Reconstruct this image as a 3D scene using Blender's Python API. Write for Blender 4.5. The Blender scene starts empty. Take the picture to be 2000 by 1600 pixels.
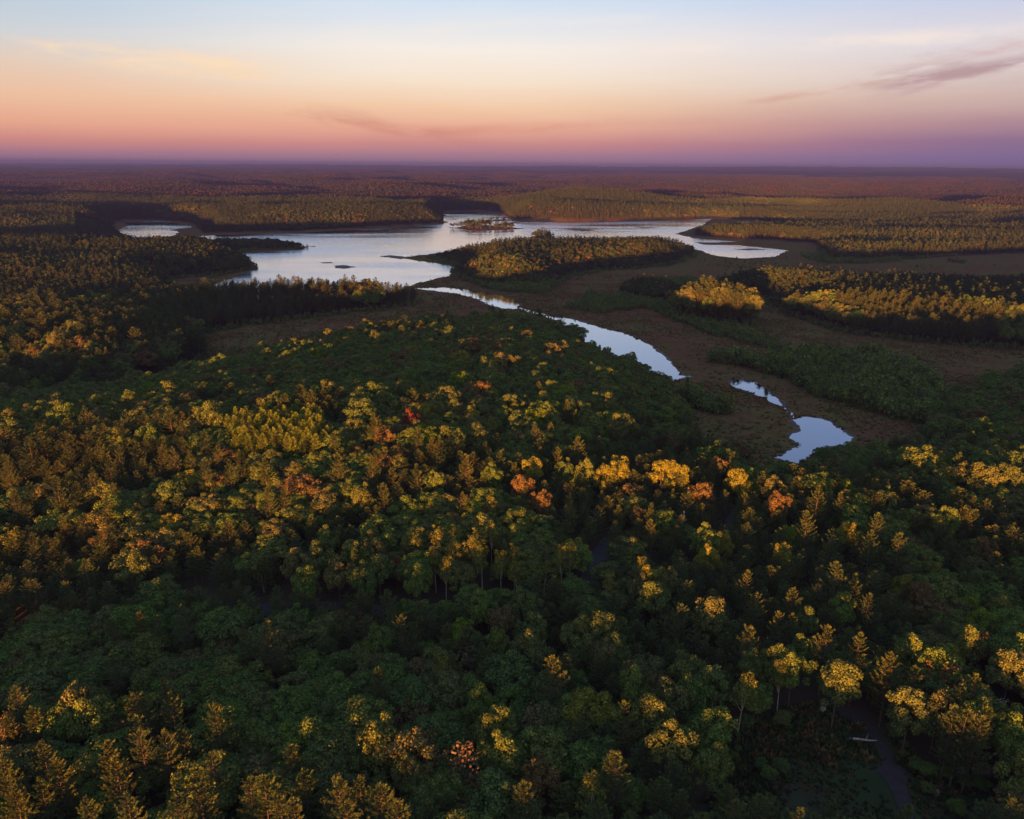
import bpy, math, random
import numpy as np
from mathutils import Matrix, Vector
from mathutils.geometry import tessellate_polygon

random.seed(7)
RNG = np.random.default_rng(11)
SC = bpy.context.scene
COL = SC.collection
rad = math.radians

# ------------------------------------------------------------------ camera
CAM_Z = 120.0
PITCH = math.atan(477.0 / 1500.0)
ROLL = rad(0.43)
FWD = np.array([0.0, math.cos(PITCH), -math.sin(PITCH)])
_r0 = np.array([1.0, 0.0, 0.0]); _u0 = np.array([0.0, math.sin(PITCH), math.cos(PITCH)])
RIGHT = _r0 * math.cos(ROLL) + _u0 * math.sin(ROLL)
UP = _u0 * math.cos(ROLL) - _r0 * math.sin(ROLL)
cam = bpy.data.cameras.new("camera")
cam.lens = 27.0; cam.sensor_width = 36.0; cam.sensor_fit = 'HORIZONTAL'
cam.clip_start = 1.0; cam.clip_end = 200000.0
co = bpy.data.objects.new("camera", cam); COL.objects.link(co)
co.matrix_world = Matrix(((RIGHT[0], UP[0], -FWD[0], 0), (RIGHT[1], UP[1], -FWD[1], 0), (RIGHT[2], UP[2], -FWD[2], CAM_Z), (0, 0, 0, 1)))
SC.camera = co

def ray(px, py):
    d = FWD + RIGHT * ((px - 1000.0) / 1500.0) + UP * ((800.0 - py) / 1500.0)
    return d / np.linalg.norm(d)
def at(px, py, z=0.0):
    d = ray(px, py); t = (z - CAM_Z) / d[2]
    return np.array([d[0] * t, d[1] * t, z])
def to_px(x, y, z):
    v = np.stack([x, y, z - CAM_Z], -1)
    dp = v @ FWD
    dpc = np.where(dp > 1, dp, 1)
    return 1000 + 1500 * (v @ RIGHT) / dpc, 800 - 1500 * (v @ UP) / dpc, dp

# ------------------------------------------------------------------ light
EXPO = 3.6
SUN_EL, SUN_AZ = 1.65, 20.0            # low sun behind the camera, to its left; light heads AZ degrees right of +Y
SC.view_settings.view_transform = 'Standard'; SC.view_settings.look = 'None'
SC.view_settings.exposure = EXPO; SC.view_settings.gamma = 1.0; SC.view_settings.use_curve_mapping = False
sun = bpy.data.lights.new("sun", 'SUN'); sun.energy = 5.0; sun.angle = rad(0.5); sun.color = (1.0, 0.335, 0.065)
so = bpy.data.objects.new("sun", sun); COL.objects.link(so)
SUN_TRAVEL = Vector((math.sin(rad(SUN_AZ)) * math.cos(rad(SUN_EL)), math.cos(rad(SUN_AZ)) * math.cos(rad(SUN_EL)), -math.sin(rad(SUN_EL))))
so.rotation_euler = SUN_TRAVEL.to_track_quat('-Z', 'Y').to_euler()
so.location = (-200, -600, 300)

def lin(c):
    out = []
    for v in c:
        v = v / 255.0
        out.append(v / 12.92 if v <= 0.04045 else ((v + 0.055) / 1.055) ** 2.4)
    return out

class NT:
    """small helper to wire shader nodes"""
    def __init__(s, tree): s.t = tree
    def n(s, kind, **kw):
        nd = s.t.nodes.new(kind)
        for k, v in kw.items(): setattr(nd, k, v)
        return nd
    def l(s, a, b): s.t.links.new(a, b)
    def put(s, sock, v):
        if hasattr(v, 'is_output') or isinstance(v, bpy.types.NodeSocket): s.l(v, sock)
        else: sock.default_value = v
    def m(s, op, a, b=0.0, c=0.0, clamp=False):
        nd = s.n('ShaderNodeMath', operation=op, use_clamp=clamp)
        s.put(nd.inputs[0], a); s.put(nd.inputs[1], b)
        if op in ('MULTIPLY_ADD', 'SMOOTH_MIN'): s.put(nd.inputs[2], c)
        return nd.outputs[0]
    def mr(s, v, a, b, c=0.0, d=1.0, smooth=True):
        nd = s.n('ShaderNodeMapRange', interpolation_type='SMOOTHSTEP' if smooth else 'LINEAR')
        s.put(nd.inputs[0], v); nd.inputs[1].default_value = a; nd.inputs[2].default_value = b
        nd.inputs[3].default_value = c; nd.inputs[4].default_value = d
        return nd.outputs[0]
    def mix(s, f, a, b, mode='MIX'):
        nd = s.n('ShaderNodeMix', data_type='RGBA', blend_type=mode)
        s.put(nd.inputs[0], f)
        for i, v in ((6, a), (7, b)):
            if isinstance(v, bpy.types.NodeSocket): s.l(v, nd.inputs[i])
            else: nd.inputs[i].default_value = (*v[:3], 1)
        return nd.outputs[2]
    def ramp(s, f, stops, interp='LINEAR'):
        nd = s.n('ShaderNodeValToRGB'); nd.color_ramp.interpolation = interp
        e = nd.color_ramp.elements
        while len(e) < len(stops): e.new(0.5)
        for i, (p, c) in enumerate(stops): e[i].position = p; e[i].color = (*c[:3], 1)
        s.put(nd.inputs[0], f)
        return nd.outputs[0]
    def noise(s, vec, scale, detail=3, rough=0.55, dim='3D'):
        nd = s.n('ShaderNodeTexNoise', noise_dimensions=dim)
        if vec is not None: s.l(vec, nd.inputs['Vector'])
        nd.inputs['Scale'].default_value = scale; nd.inputs['Detail'].default_value = detail; nd.inputs['Roughness'].default_value = rough
        return nd.outputs[0]

# ------------------------------------------------------------------ sky (world)
W = bpy.data.worlds.new("World"); SC.world = W; W.use_nodes = True
W.node_tree.nodes.clear(); k = NT(W.node_tree)
tc = k.n('ShaderNodeTexCoord'); nrm = k.n('ShaderNodeVectorMath', operation='NORMALIZE'); k.l(tc.outputs['Generated'], nrm.inputs[0])
sx = k.n('ShaderNodeSeparateXYZ'); k.l(nrm.outputs[0], sx.inputs[0])
X, Y, Z = sx.outputs
az = k.m('ARCTAN2', X, Y)                                  # 0 ahead, positive to the right
zc = k.m('MAXIMUM', Z, 0.0); t = k.m('SQRT', zc)
wob = k.n('ShaderNodeCombineXYZ'); k.l(k.m('MULTIPLY', az, 2.2), wob.inputs[0]); k.l(k.m('MULTIPLY', Z, 16.0), wob.inputs[1])
soft = k.noise(wob.outputs[0], 1.6, 4, 0.55)
t2 = k.m('ADD', t, k.m('MULTIPLY', k.m('SUBTRACT', soft, 0.5), 0.035))
def stops(lst): return [(math.sqrt(max(0, math.sin(rad(e)))), lin(c)) for e, c in lst]
mid = k.ramp(t2, stops([(0.0, (150, 126, 160)), (0.7, (182, 134, 152)), (1.45, (214, 146, 144)), (2.5, (240, 178, 154)), (3.9, (249, 208, 176)), (5.4, (252, 231, 210)), (7.4, (252, 242, 234)), (10.0, (218, 230, 246)), (17, (162, 190, 230)), (32, (140, 172, 222)), (90, (138, 168, 216))]))
rgt = k.ramp(t2, stops([(0.0, (124, 116, 162)), (0.7, (126, 110, 158)), (1.6, (138, 110, 150)), (2.8, (176, 140, 156)), (4.2, (206, 178, 176)), (5.8, (220, 204, 206)), (7.8, (222, 216, 228)), (10.0, (196, 206, 236)), (17, (146, 172, 222)), (32, (130, 160, 214)), (90, (138, 168, 216))]))
lft = k.ramp(t2, stops([(0.0, (150, 126, 160)), (0.6, (182, 130, 148)), (1.3, (216, 144, 138)), (2.3, (240, 174, 148)), (3.9, (244, 196, 166)), (5.6, (234, 208, 190)), (7.4, (210, 214, 220)), (9.8, (184, 206, 228)), (17, (152, 184, 226)), (32, (136, 168, 218)), (90, (138, 168, 216))]))
bck = k.ramp(t2, stops([(0.0, (250, 190, 120)), (4, (252, 214, 160)), (10, (244, 226, 200)), (20, (214, 220, 230)), (90, (138, 168, 216))]))
bck = k.mix(1.0, bck, (1.6, 1.6, 1.6), 'MULTIPLY')      # the afterglow round the sun
c1 = k.mix(k.mr(az, -0.05, 0.62), mid, rgt)
c1 = k.mix(k.mr(az, -0.10, -0.60), c1, lft)
# thin cloud streaks, fixed to sky directions
def sky_dir(px, py):
    d = ray(px, py); return math.atan2(d[0], d[1]), d[2]
def streak(p, q, half, freq, seed, dens=0.5):
    (a0, e0), (a1, e1) = sky_dir(*p), sky_dir(*q)
    L = math.hypot(a1 - a0, e1 - e0); ux, uy = (a1 - a0) / L, (e1 - e0) / L
    da = k.m('SUBTRACT', az, a0); de = k.m('SUBTRACT', Z, e0)
    u = k.m('ADD', k.m('MULTIPLY', da, ux), k.m('MULTIPLY', de, uy))
    v = k.m('SUBTRACT', k.m('MULTIPLY', de, ux), k.m('MULTIPLY', da, uy))
    cv = k.n('ShaderNodeCombineXYZ'); k.l(k.m('MULTIPLY', u, freq), cv.inputs[0]); k.l(k.m('MULTIPLY', v, freq * 5), cv.inputs[1]); cv.inputs[2].default_value = seed
    nz = k.noise(cv.outputs[0], 1.0, 7, 0.62)
    vd = k.m('ADD', v, k.m('MULTIPLY', k.m('SUBTRACT', nz, 0.5), half * 1.5))
    band = k.mr(k.m('ABSOLUTE', vd), 0.0, half, 1.0, 0.0)
    ends = k.m('MULTIPLY', k.mr(u, -0.05 * L, 0.35 * L), k.mr(u, 1.25 * L, 0.85 * L))
    tex = k.mr(nz, 0.40, 0.62, 0.0, 1.0)
    return k.m('MULTIPLY', k.m('MULTIPLY', band, ends), k.m('MULTIPLY', tex, dens), clamp=True)
c1 = k.mix(streak((1640, 172), (2080, 100), 0.023, 11, 3.1, 1.0), c1, lin((196, 164, 172)))
c1 = k.mix(streak((1690, 168), (2040, 112), 0.012, 13, 12.4, 0.95), c1, lin((182, 148, 158)))
c1 = k.mix(streak((1430, 202), (1720, 162), 0.006, 12, 8.7, 0.7), c1, lin((214, 166, 156)))
c1 = k.mix(streak((1760, 116), (2000, 84), 0.012, 11, 5.3, 0.6), c1, lin((216, 180, 178)))
c1 = k.mix(streak((500, 205), (900, 268), 0.018, 5, 1.4, 0.65), c1, lin((206, 132, 120)))
c1 = k.mix(streak((-80, 78), (520, 122), 0.016, 10, 6.6, 1.0), c1, lin((255, 226, 196)))
c1 = k.mix(streak((150, 118), (560, 150), 0.010, 12, 16.6, 0.9), c1, lin((255, 222, 186)))
c1 = k.mix(streak((480, 60), (1300, 40), 0.016, 7, 26.1, 0.7), c1, lin((244, 238, 234)))
c1 = k.mix(streak((1150, 92), (1950, 62), 0.013, 8, 9.2, 0.9), c1, lin((250, 234, 226)))
c1 = k.mix(streak((700, 262), (1300, 236), 0.010, 5, 2.2, 0.45), c1, lin((216, 140, 126)))
c1 = k.mix(k.mr(Y, 0.25, -0.75), c1, bck)
grd = k.mix(k.mr(Z, -0.004, 0.0), lin((60, 52, 66)), c1)
nish = k.n('ShaderNodeTexSky', sky_type='NISHITA', sun_disc=False, sun_elevation=rad(SUN_EL), sun_rotation=rad(180 + SUN_AZ))
bg1 = k.n('ShaderNodeBackground'); k.l(grd, bg1.inputs[0]); bg1.inputs[1].default_value = 0.98 / 2 ** EXPO
bg2 = k.n('ShaderNodeBackground'); k.l(nish.outputs[0], bg2.inputs[0]); bg2.inputs[1].default_value = 0.05
mx = k.n('ShaderNodeMixShader'); mx.inputs[0].default_value = 0.04
k.l(bg1.outputs[0], mx.inputs[1]); k.l(bg2.outputs[0], mx.inputs[2])
wo = k.n('ShaderNodeOutputWorld'); k.l(mx.outputs[0], wo.inputs[0])

# ------------------------------------------------------------------ render settings
cy = SC.cycles
cy.max_bounces = 4; cy.diffuse_bounces = 2; cy.glossy_bounces = 2; cy.transmission_bounces = 2; cy.volume_bounces = 0; cy.transparent_max_bounces = 4
cy.caustics_reflective = False; cy.caustics_refractive = False
cy.sample_clamp_indirect = 4.0
cy.use_denoising = True; cy.denoiser = 'OPENIMAGEDENOISE'; cy.denoising_input_passes = 'RGB_ALBEDO_NORMAL'; cy.denoising_prefilter = 'ACCURATE'
cy.pixel_filter_type = 'BLACKMAN_HARRIS'; cy.filter_width = 1.5

# ------------------------------------------------------------------ noise in numpy
_tab = np.random.default_rng(5).random(65536)
def vnoise(x, y, seed=0):
    xi = np.floor(x).astype(np.int64); yi = np.floor(y).astype(np.int64)
    fx = x - xi; fy = y - yi; fx = fx * fx * (3 - 2 * fx); fy = fy * fy * (3 - 2 * fy)
    def g(a, b): return _tab[(a * 7919 + b * 104729 + seed * 31337 + (a * b) * 13) & 65535]
    return (g(xi, yi) * (1 - fx) + g(xi + 1, yi) * fx) * (1 - fy) + (g(xi, yi + 1) * (1 - fx) + g(xi + 1, yi + 1) * fx) * fy
def fbm(x, y, s, seed=0, oct=3):
    v = 0; a = 1; n = 0
    for o in range(oct):
        v = v + a * vnoise(x / s + 17.3 * o, y / s - 9.1 * o, seed + o); n += a; a *= 0.5; s *= 0.5
    return v / n
def sstep(v, a, b):
    q = np.clip((v - a) / (b - a), 0, 1); return q * q * (3 - 2 * q)
def gauss(x, y, cx, cy_, sx_, sy_): return np.exp(-((x - cx) / sx_) ** 2 - ((y - cy_) / sy_) ** 2)

# ------------------------------------------------------------------ layout of the place (outlines laid out on the ground)
def gp(pts, z=0.0): return np.array([at(p[0], p[1], p[2] if len(p) > 2 else z)[:2] for p in pts])
NEAR_EDGE = [(-900, 742, 18), (0, 738, 18), (200, 735, 18), (260, 722, 18), (330, 706, 18), (430, 690, 16), (480, 670, 18), (560, 652, 18), (640, 637, 18), (760, 624, 18), (850, 614, 18), (960, 603, 18),
             (1010, 606, 18), (1060, 613, 16), (1110, 626, 16), (1130, 640, 14), (1136, 705, 0), (1190, 730, 0), (1250, 752, 0), (1310, 792, 0), (1335, 832, 0), (1342, 878, 0), (1400, 890, 8), (1450, 897, 9), (1500, 908, 9),
             (1560, 912, 9), (1610, 898, 9), (1700, 890, 9), (1760, 874, 9), (1810, 844, 9), (1835, 802, 6), (1850, 766, 10), (1900, 741, 12), (2000, 717, 12), (2300, 682, 12), (2900, 660, 12)]
_ne = []
for p in NEAR_EDGE:
    w = at(*p); a, b, _ = to_px(*[np.array([v]) for v in (w[0], w[1], 0.0)]); _ne.append((a[0], b[0]))
_ne.sort(); _ne = np.array(_ne)
NORTH_EDGE = np.array([(-900, 446), (100, 440), (225, 436), (245, 432), (300, 430), (375, 437), (395, 456), (500, 455), (620, 450), (760, 443.5), (862, 437), (868, 431), (800, 424), (730, 416)][:11] +
             [(869, 413), (940, 412.5), (985, 417), (1000, 429), (1130, 432.5), (1330, 428.5), (1385, 426), (1440, 429), (1500, 433), (1545, 441), (1575, 447), (1590, 470), (1600, 490), (1620, 507), (1650, 511), (1780, 506), (1850, 501), (1960, 496), (2200, 490), (2900, 488)], float)
POINT = gp([(640, 449), (760, 443.5), (862, 437), (868, 433), (800, 425), (740, 421), (640, 420)])
FOREST = {
 'left': gp([(-900, 800), (0, 800), (240, 790), (325, 735), (420, 692), (400, 668), (370, 655), (450, 641), (600, 622), (700, 612), (800, 597), (824, 589), (760, 590), (640, 591), (540, 593), (440, 591), (400, 580), (350, 562), (330, 556),
             (400, 546), (450, 536), (496, 524), (486, 512), (453, 505), (446, 497), (500, 490), (560, 489), (598, 485), (560, 478), (480, 478), (400, 472), (340, 465), (262, 468), (228, 454), (222, 438), (100, 438), (-900, 443)]),
 'mid': gp([(880, 531), (900, 548), (960, 561), (1040, 567), (1090, 553), (1120, 541), (1180, 529), (1260, 525), (1330, 513), (1366, 496), (1345, 489), (1250, 488), (1100, 488), (1000, 492), (950, 496), (900, 500), (845, 503), (862, 511), (895, 520)]),
 'right': gp([(1375, 560), (1420, 570), (1490, 590), (1540, 617), (1650, 650), (1780, 669), (1900, 679), (2100, 690), (2900, 725), (2900, 560), (2300, 552), (2000, 553), (1800, 555), (1600, 556), (1450, 552)]),
 'clump_a': gp([(1200, 579), (1260, 591), (1325, 593), (1332, 582), (1260, 571), (1195, 569)]),
 'clump_b': gp([(1305, 619), (1350, 633), (1420, 641), (1466, 637), (1472, 623), (1420, 613), (1340, 609)]),
 'spit': gp([(1345, 459), (1420, 465), (1500, 469), (1570, 474), (1650, 487), (1650, 452), (1570, 449), (1480, 449), (1390, 450)]),
}
def _rag(p, seed):
    r = np.random.default_rng(seed); out = []
    for a, b in zip(p, np.roll(p, -1, 0)):
        L = np.linalg.norm(b - a); m = max(1, int(L / 16)); nn = np.array([-(b - a)[1], (b - a)[0]]) / (L + 1e-9)
        out += [a + (b - a) * j / m + nn * r.normal(0, 3.5 if L < 900 else 0) for j in range(m)]
    return np.array(out)
FOREST = {q: _rag(p, i) for i, (q, p) in enumerate(FOREST.items())}
OPEN = [gp([(262, 475), (382, 473), (388, 487), (300, 490)]), gp([(325, 546), (410, 541), (420, 556), (345, 562)])]
SHRUB = [gp(q) for q in (
 [(1105, 603), (1180, 613), (1260, 603), (1300, 617), (1380, 652), (1450, 670), (1545, 692), (1505, 664), (1440, 642), (1330, 602), (1240, 588), (1150, 577)],
 [(1370, 708), (1450, 716), (1520, 735), (1600, 778), (1700, 808), (1800, 834), (1852, 800), (1830, 764), (1780, 728), (1700, 702), (1640, 694), (1560, 702), (1480, 712), (1400, 706)],
 [(1240, 552), (1300, 560), (1392, 562), (1380, 548), (1300, 542)],
 [(1318, 778), (1360, 800), (1400, 814), (1428, 810), (1400, 790), (1350, 768)],
 [(890, 540), (960, 568), (1060, 575), (1095, 556), (1040, 545), (950, 535)],
 [(1848, 511), (1880, 515), (1890, 511), (1860, 508)],
 [(1560, 498), (1600, 514), (1680, 516), (1760, 511), (1740, 503), (1640, 500)],
 [(830, 503), (870, 515), (925, 521), (930, 508), (880, 499)],
 [(1140, 700), (1180, 722), (1250, 745), (1260, 738), (1200, 712), (1150, 690)],
 [(1395, 892), (1440, 900), (1470, 893), (1440, 880), (1405, 880)])]
MEADOW = gp([(1375, 1620), (1392, 1500), (1440, 1440), (1545, 1395), (1620, 1385), (1680, 1430), (1745, 1450), (1800, 1510), (1870, 1535), (1950, 1545), (1985, 1580), (1985, 1640), (1700, 1660), (1420, 1640)], 9.0)
ROAD_A = gp([(380, 1190), (520, 1196), (640, 1190), (760, 1204), (860, 1210), (1000, 1208), (1100, 1196), (1138, 1168), (1160, 1128), (1172, 1104), (1190, 1085)], 8.0)
ROAD_B = gp([(1172, 1110), (1240, 1140), (1320, 1150), (1385, 1115), (1430, 1045), (1478, 985), (1510, 948), (1560, 930)], 8.5)
STREAM = gp([(1600, 1378), (1645, 1400), (1690, 1428), (1722, 1462), (1738, 1500), (1748, 1535), (1762, 1575), (1800, 1640), (1830, 1720)], 9.0)

def inside(poly, x, y):
    res = np.zeros(x.shape, bool); n = len(poly); j = n - 1
    for i in range(n):
        xi, yi = poly[i]; xj, yj = poly[j]
        c = ((yi > y) != (yj > y)) & (x < (xj - xi) * (y - yi) / (yj - yi + 1e-12) + xi)
        res ^= c; j = i
    return res
def dist_line(pts, x, y):
    d = np.full(x.shape, 1e9)
    for a, b in zip(pts[:-1], pts[1:]):
        ab = b - a; q = np.clip(((x - a[0]) * ab[0] + (y - a[1]) * ab[1]) / (ab @ ab), 0, 1)
        d = np.minimum(d, np.hypot(x - a[0] - q * ab[0], y - a[1] - q * ab[1]))
    return d
def upland_raw(x, y):
    px, py, dp = to_px(x, y, np.zeros_like(x))
    front = dp > 5
    up = ~front
    up |= front & (py > np.interp(px, _ne[:, 0], _ne[:, 1]))
    up |= front & (py < np.interp(px, NORTH_EDGE[:, 0], NORTH_EDGE[:, 1]))
    up |= inside(POINT, x, y)
    for p in FOREST.values(): up |= inside(p, x, y)
    for p in OPEN: up &= ~inside(p, x, y)
    return up

# raster of upland and of the distance to its edge
G0X, G0Y, GS, GNX, GNY = -2200.0, -420.0, 5.0, 880, 700
gx, gy = np.meshgrid(G0X + GS * np.arange(GNX), G0Y + GS * np.arange(GNY))
UPL = upland_raw(gx, gy)
DU = np.zeros(UPL.shape); cur = UPL.copy()
for it in range(26):
    DU += cur * GS
    p = np.pad(cur, 1, mode='edge')
    e = p[1:-1, 1:-1] & p[:-2, 1:-1] & p[2:, 1:-1] & p[1:-1, :-2] & p[1:-1, 2:]
    if it % 2: e &= p[:-2, :-2] & p[2:, 2:] & p[:-2, 2:] & p[2:, :-2]
    cur = e
DU[UPL] += 0.0
def grid_at(A, x, y, out):
    fx = (x - G0X) / GS; fy = (y - G0Y) / GS
    ok = (fx >= 0) & (fy >= 0) & (fx < GNX - 1) & (fy < GNY - 1)
    i = np.clip(fx.astype(int), 0, GNX - 2); j = np.clip(fy.astype(int), 0, GNY - 2)
    u = np.clip(fx - i, 0, 1); v = np.clip(fy - j, 0, 1)
    r = (A[j, i] * (1 - u) + A[j, i + 1] * u) * (1 - v) + (A[j + 1, i] * (1 - u) + A[j + 1, i + 1] * u) * v
    return np.where(ok, r, out)
FAR_POND = at(1648, 358, 14.0)[:2]
N_HILL = at(1180, 424)[:2]
MID_C = at(1140, 508)[:2]
def height(x, y):
    x = np.asarray(x, float); y = np.asarray(y, float)
    d = np.hypot(x, y)
    du = grid_at(DU, x, y, 130.0)
    rise = sstep(du, 0, 50)
    # the near land: a knoll with a shady back slope, a hollow in front of it
    near = 9 + 12 * gauss(x, y, -88, 262, 95, 62) + 7 * gauss(x, y, -10, 400, 90, 110) + 5 * gauss(x, y, 70, 225, 70, 40) - 5 * gauss(x, y, -95, 155, 62, 24) + 4 * gauss(x, y, -40, 105, 60, 25) + 1.5 * gauss(x, y, 120, 165, 60, 45)
    near = near + 5 * (fbm(x, y, 70, 3) - 0.5)
    nearw = 1 - sstep(d, 520, 640)
    far = 7 + 9 * (fbm(x, y, 260, 21) - 0.35)
    far = far + (7 + 11 * sstep(d, 1300, 2600)) * (2 * fbm(x * 0.45, y, 240, 25, 2) - 1) * 1.6
    far = far + 4 * gauss(x, y, MID_C[0], MID_C[1] + 30, 240, 80)
    far = far + 44 * gauss(x, y, N_HILL[0], N_HILL[1] + 300, 420, 200)
    hill = sstep(d, 1500, 7000)
    far = far + hill * 58 * (fbm(x, y * 1.6, 1500, 31, 4) - 0.40) + sstep(d, 1200, 2600) * 26 * (fbm(x, y * 1.4, 520, 37, 2) - 0.45)
    far = far + sstep(d, 8500, 15000) * 175 * (fbm(x * 0.5, y, 4200, 41, 3) - 0.30)
    h = rise * np.maximum(near * nearw + far * (1 - nearw), 0.8)
    mp = gauss(x, y, FAR_POND[0], FAR_POND[1] - 150, 420, 650)
    h = h * (1 - mp) + 14 * mp
    back = sstep(-y, -30, 110)  # unseen ground behind the camera, raised to shade the near woods
    return h + back * 7.0
def height1(x, y): return float(height(np.array([x]), np.array([y]))[0])

# ------------------------------------------------------------------ materials
def new_mat(name):
    m = bpy.data.materials.new(name); m.use_nodes = True; m.node_tree.nodes.clear()
    return m, NT(m.node_tree)
def foliage_mat(name, cols, trans=0.28, vary=0.45):
    m, k = new_mat(name)
    oi = k.n('ShaderNodeObjectInfo'); ge = k.n('ShaderNodeNewGeometry')
    n = len(cols)
    c = k.ramp(oi.outputs['Random'], [(i / (n - 1), q) for i, q in enumerate(cols)])
    h = k.mr(ge.outputs['Random Per Island'], 0, 1, 1 - vary, 1 + vary, smooth=False)
    g = k.n('ShaderNodeHueSaturation'); k.l(c, g.inputs['Color'])
    k.l(k.mr(k.m('FRACT', k.m('MULTIPLY', ge.outputs['Random Per Island'], 7.13)), 0, 1, 0.485, 0.515, smooth=False), g.inputs['Hue'])
    k.l(h, g.inputs['Value'])
    d = k.n('ShaderNodeBsdfDiffuse'); k.l(g.outputs[0], d.inputs[0])
    tr = k.n('ShaderNodeBsdfTranslucent'); k.l(g.outputs[0], tr.inputs[0])
    mx = k.n('ShaderNodeMixShader'); mx.inputs[0].default_value = trans
    k.l(d.outputs[0], mx.inputs[1]); k.l(tr.outputs[0], mx.inputs[2])
    o = k.n('ShaderNodeOutputMaterial'); k.l(mx.outputs[0], o.inputs[0])
    return m
def bark_mat(name, c0, c1, scale=3.0):
    m, k = new_mat(name)
    tc = k.n('ShaderNodeTexCoord'); mp = k.n('ShaderNodeMapping'); k.l(tc.outputs['Object'], mp.inputs[0]); mp.inputs['Scale'].default_value = (4, 4, 0.7)
    d = k.n('ShaderNodeBsdfDiffuse'); k.l(k.ramp(k.noise(mp.outputs[0], scale, 4), [(0.35, c0), (0.65, c1)]), d.inputs[0])
    o = k.n('ShaderNodeOutputMaterial'); k.l(d.outputs[0], o.inputs[0])
    return m
M = {
 'pine': foliage_mat("pine_needles", [(0.050, 0.076, 0.025), (0.060, 0.082, 0.024), (0.046, 0.072, 0.030), (0.068, 0.082, 0.024), (0.054, 0.080, 0.033)]),
 'oak': foliage_mat("green_leaves", [(0.058, 0.098, 0.024), (0.072, 0.112, 0.026), (0.080, 0.096, 0.028), (0.054, 0.092, 0.028), (0.080, 0.082, 0.032), (0.064, 0.108, 0.024)]),
 'gold': foliage_mat("yellow_green_leaves", [(0.112, 0.122, 0.020), (0.118, 0.126, 0.022), (0.104, 0.114, 0.020)]),
 'goldneedle': foliage_mat("sunlit_gold_needles", [(0.125, 0.175, 0.026), (0.135, 0.180, 0.026), (0.115, 0.160, 0.026)]),  # yellowish needles, brightened further to stand in for fuller sun on the grove
 'rust': foliage_mat("rusty_leaves", [(0.084, 0.068, 0.030), (0.092, 0.066, 0.028), (0.078, 0.070, 0.030)]),
 'red': foliage_mat("crimson_leaves", [(0.098, 0.036, 0.024), (0.110, 0.040, 0.024), (0.090, 0.030, 0.022)]),
 'lime': foliage_mat("bright_green_leaves", [(0.080, 0.125, 0.014), (0.090, 0.130, 0.018)]),
 'birch': foliage_mat("birch_leaves", [(0.070, 0.090, 0.020), (0.084, 0.096, 0.022), (0.092, 0.098, 0.020)]),
 'dry': foliage_mat("dry_brown_needles", [(0.090, 0.066, 0.036), (0.082, 0.064, 0.034)]),
 'shrub': foliage_mat("bog_shrub_leaves", [(0.072, 0.112, 0.030), (0.098, 0.130, 0.030), (0.060, 0.098, 0.034), (0.104, 0.120, 0.032)]),
 'far': foliage_mat("distant_leaves", vary=0.20, cols=[(0.020, 0.027, 0.017), (0.030, 0.026, 0.018), (0.021, 0.027, 0.017), (0.034, 0.024, 0.019), (0.020, 0.027, 0.019)]),  # darkened leaf colour stands in for the weaker sunlight far off
 'midpine': foliage_mat("middle_pine_needles", [(0.028, 0.050, 0.021), (0.034, 0.052, 0.020), (0.026, 0.047, 0.023), (0.038, 0.050, 0.021), (0.029, 0.051, 0.025)]),  # pine needles again, colour dimmed in place of weaker sun at this distance
 'midleaf': foliage_mat("middle_leaves", [(0.030, 0.056, 0.020), (0.037, 0.058, 0.020), (0.044, 0.051, 0.021), (0.030, 0.055, 0.021), (0.045, 0.047, 0.023), (0.033, 0.058, 0.020)]),  # green leaves again, dimmed in colour the same way for weaker sunlight
 'fern': foliage_mat("meadow_blades", [(0.026, 0.044, 0.016), (0.034, 0.050, 0.018), (0.030, 0.040, 0.016)], 0.2),
 'sedge': foliage_mat("sedge_blades", [(0.095, 0.054, 0.026), (0.085, 0.066, 0.024), (0.110, 0.058, 0.030)], 0.2),
 'bark': bark_mat("grey_brown_bark", (0.040, 0.031, 0.024), (0.080, 0.062, 0.048)),
 'palebark': bark_mat("pale_birch_bark", (0.15, 0.135, 0.12), (0.30, 0.27, 0.24)),
 'dead': bark_mat("bleached_dead_wood", (0.18, 0.165, 0.15), (0.30, 0.28, 0.25)),
}

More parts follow.
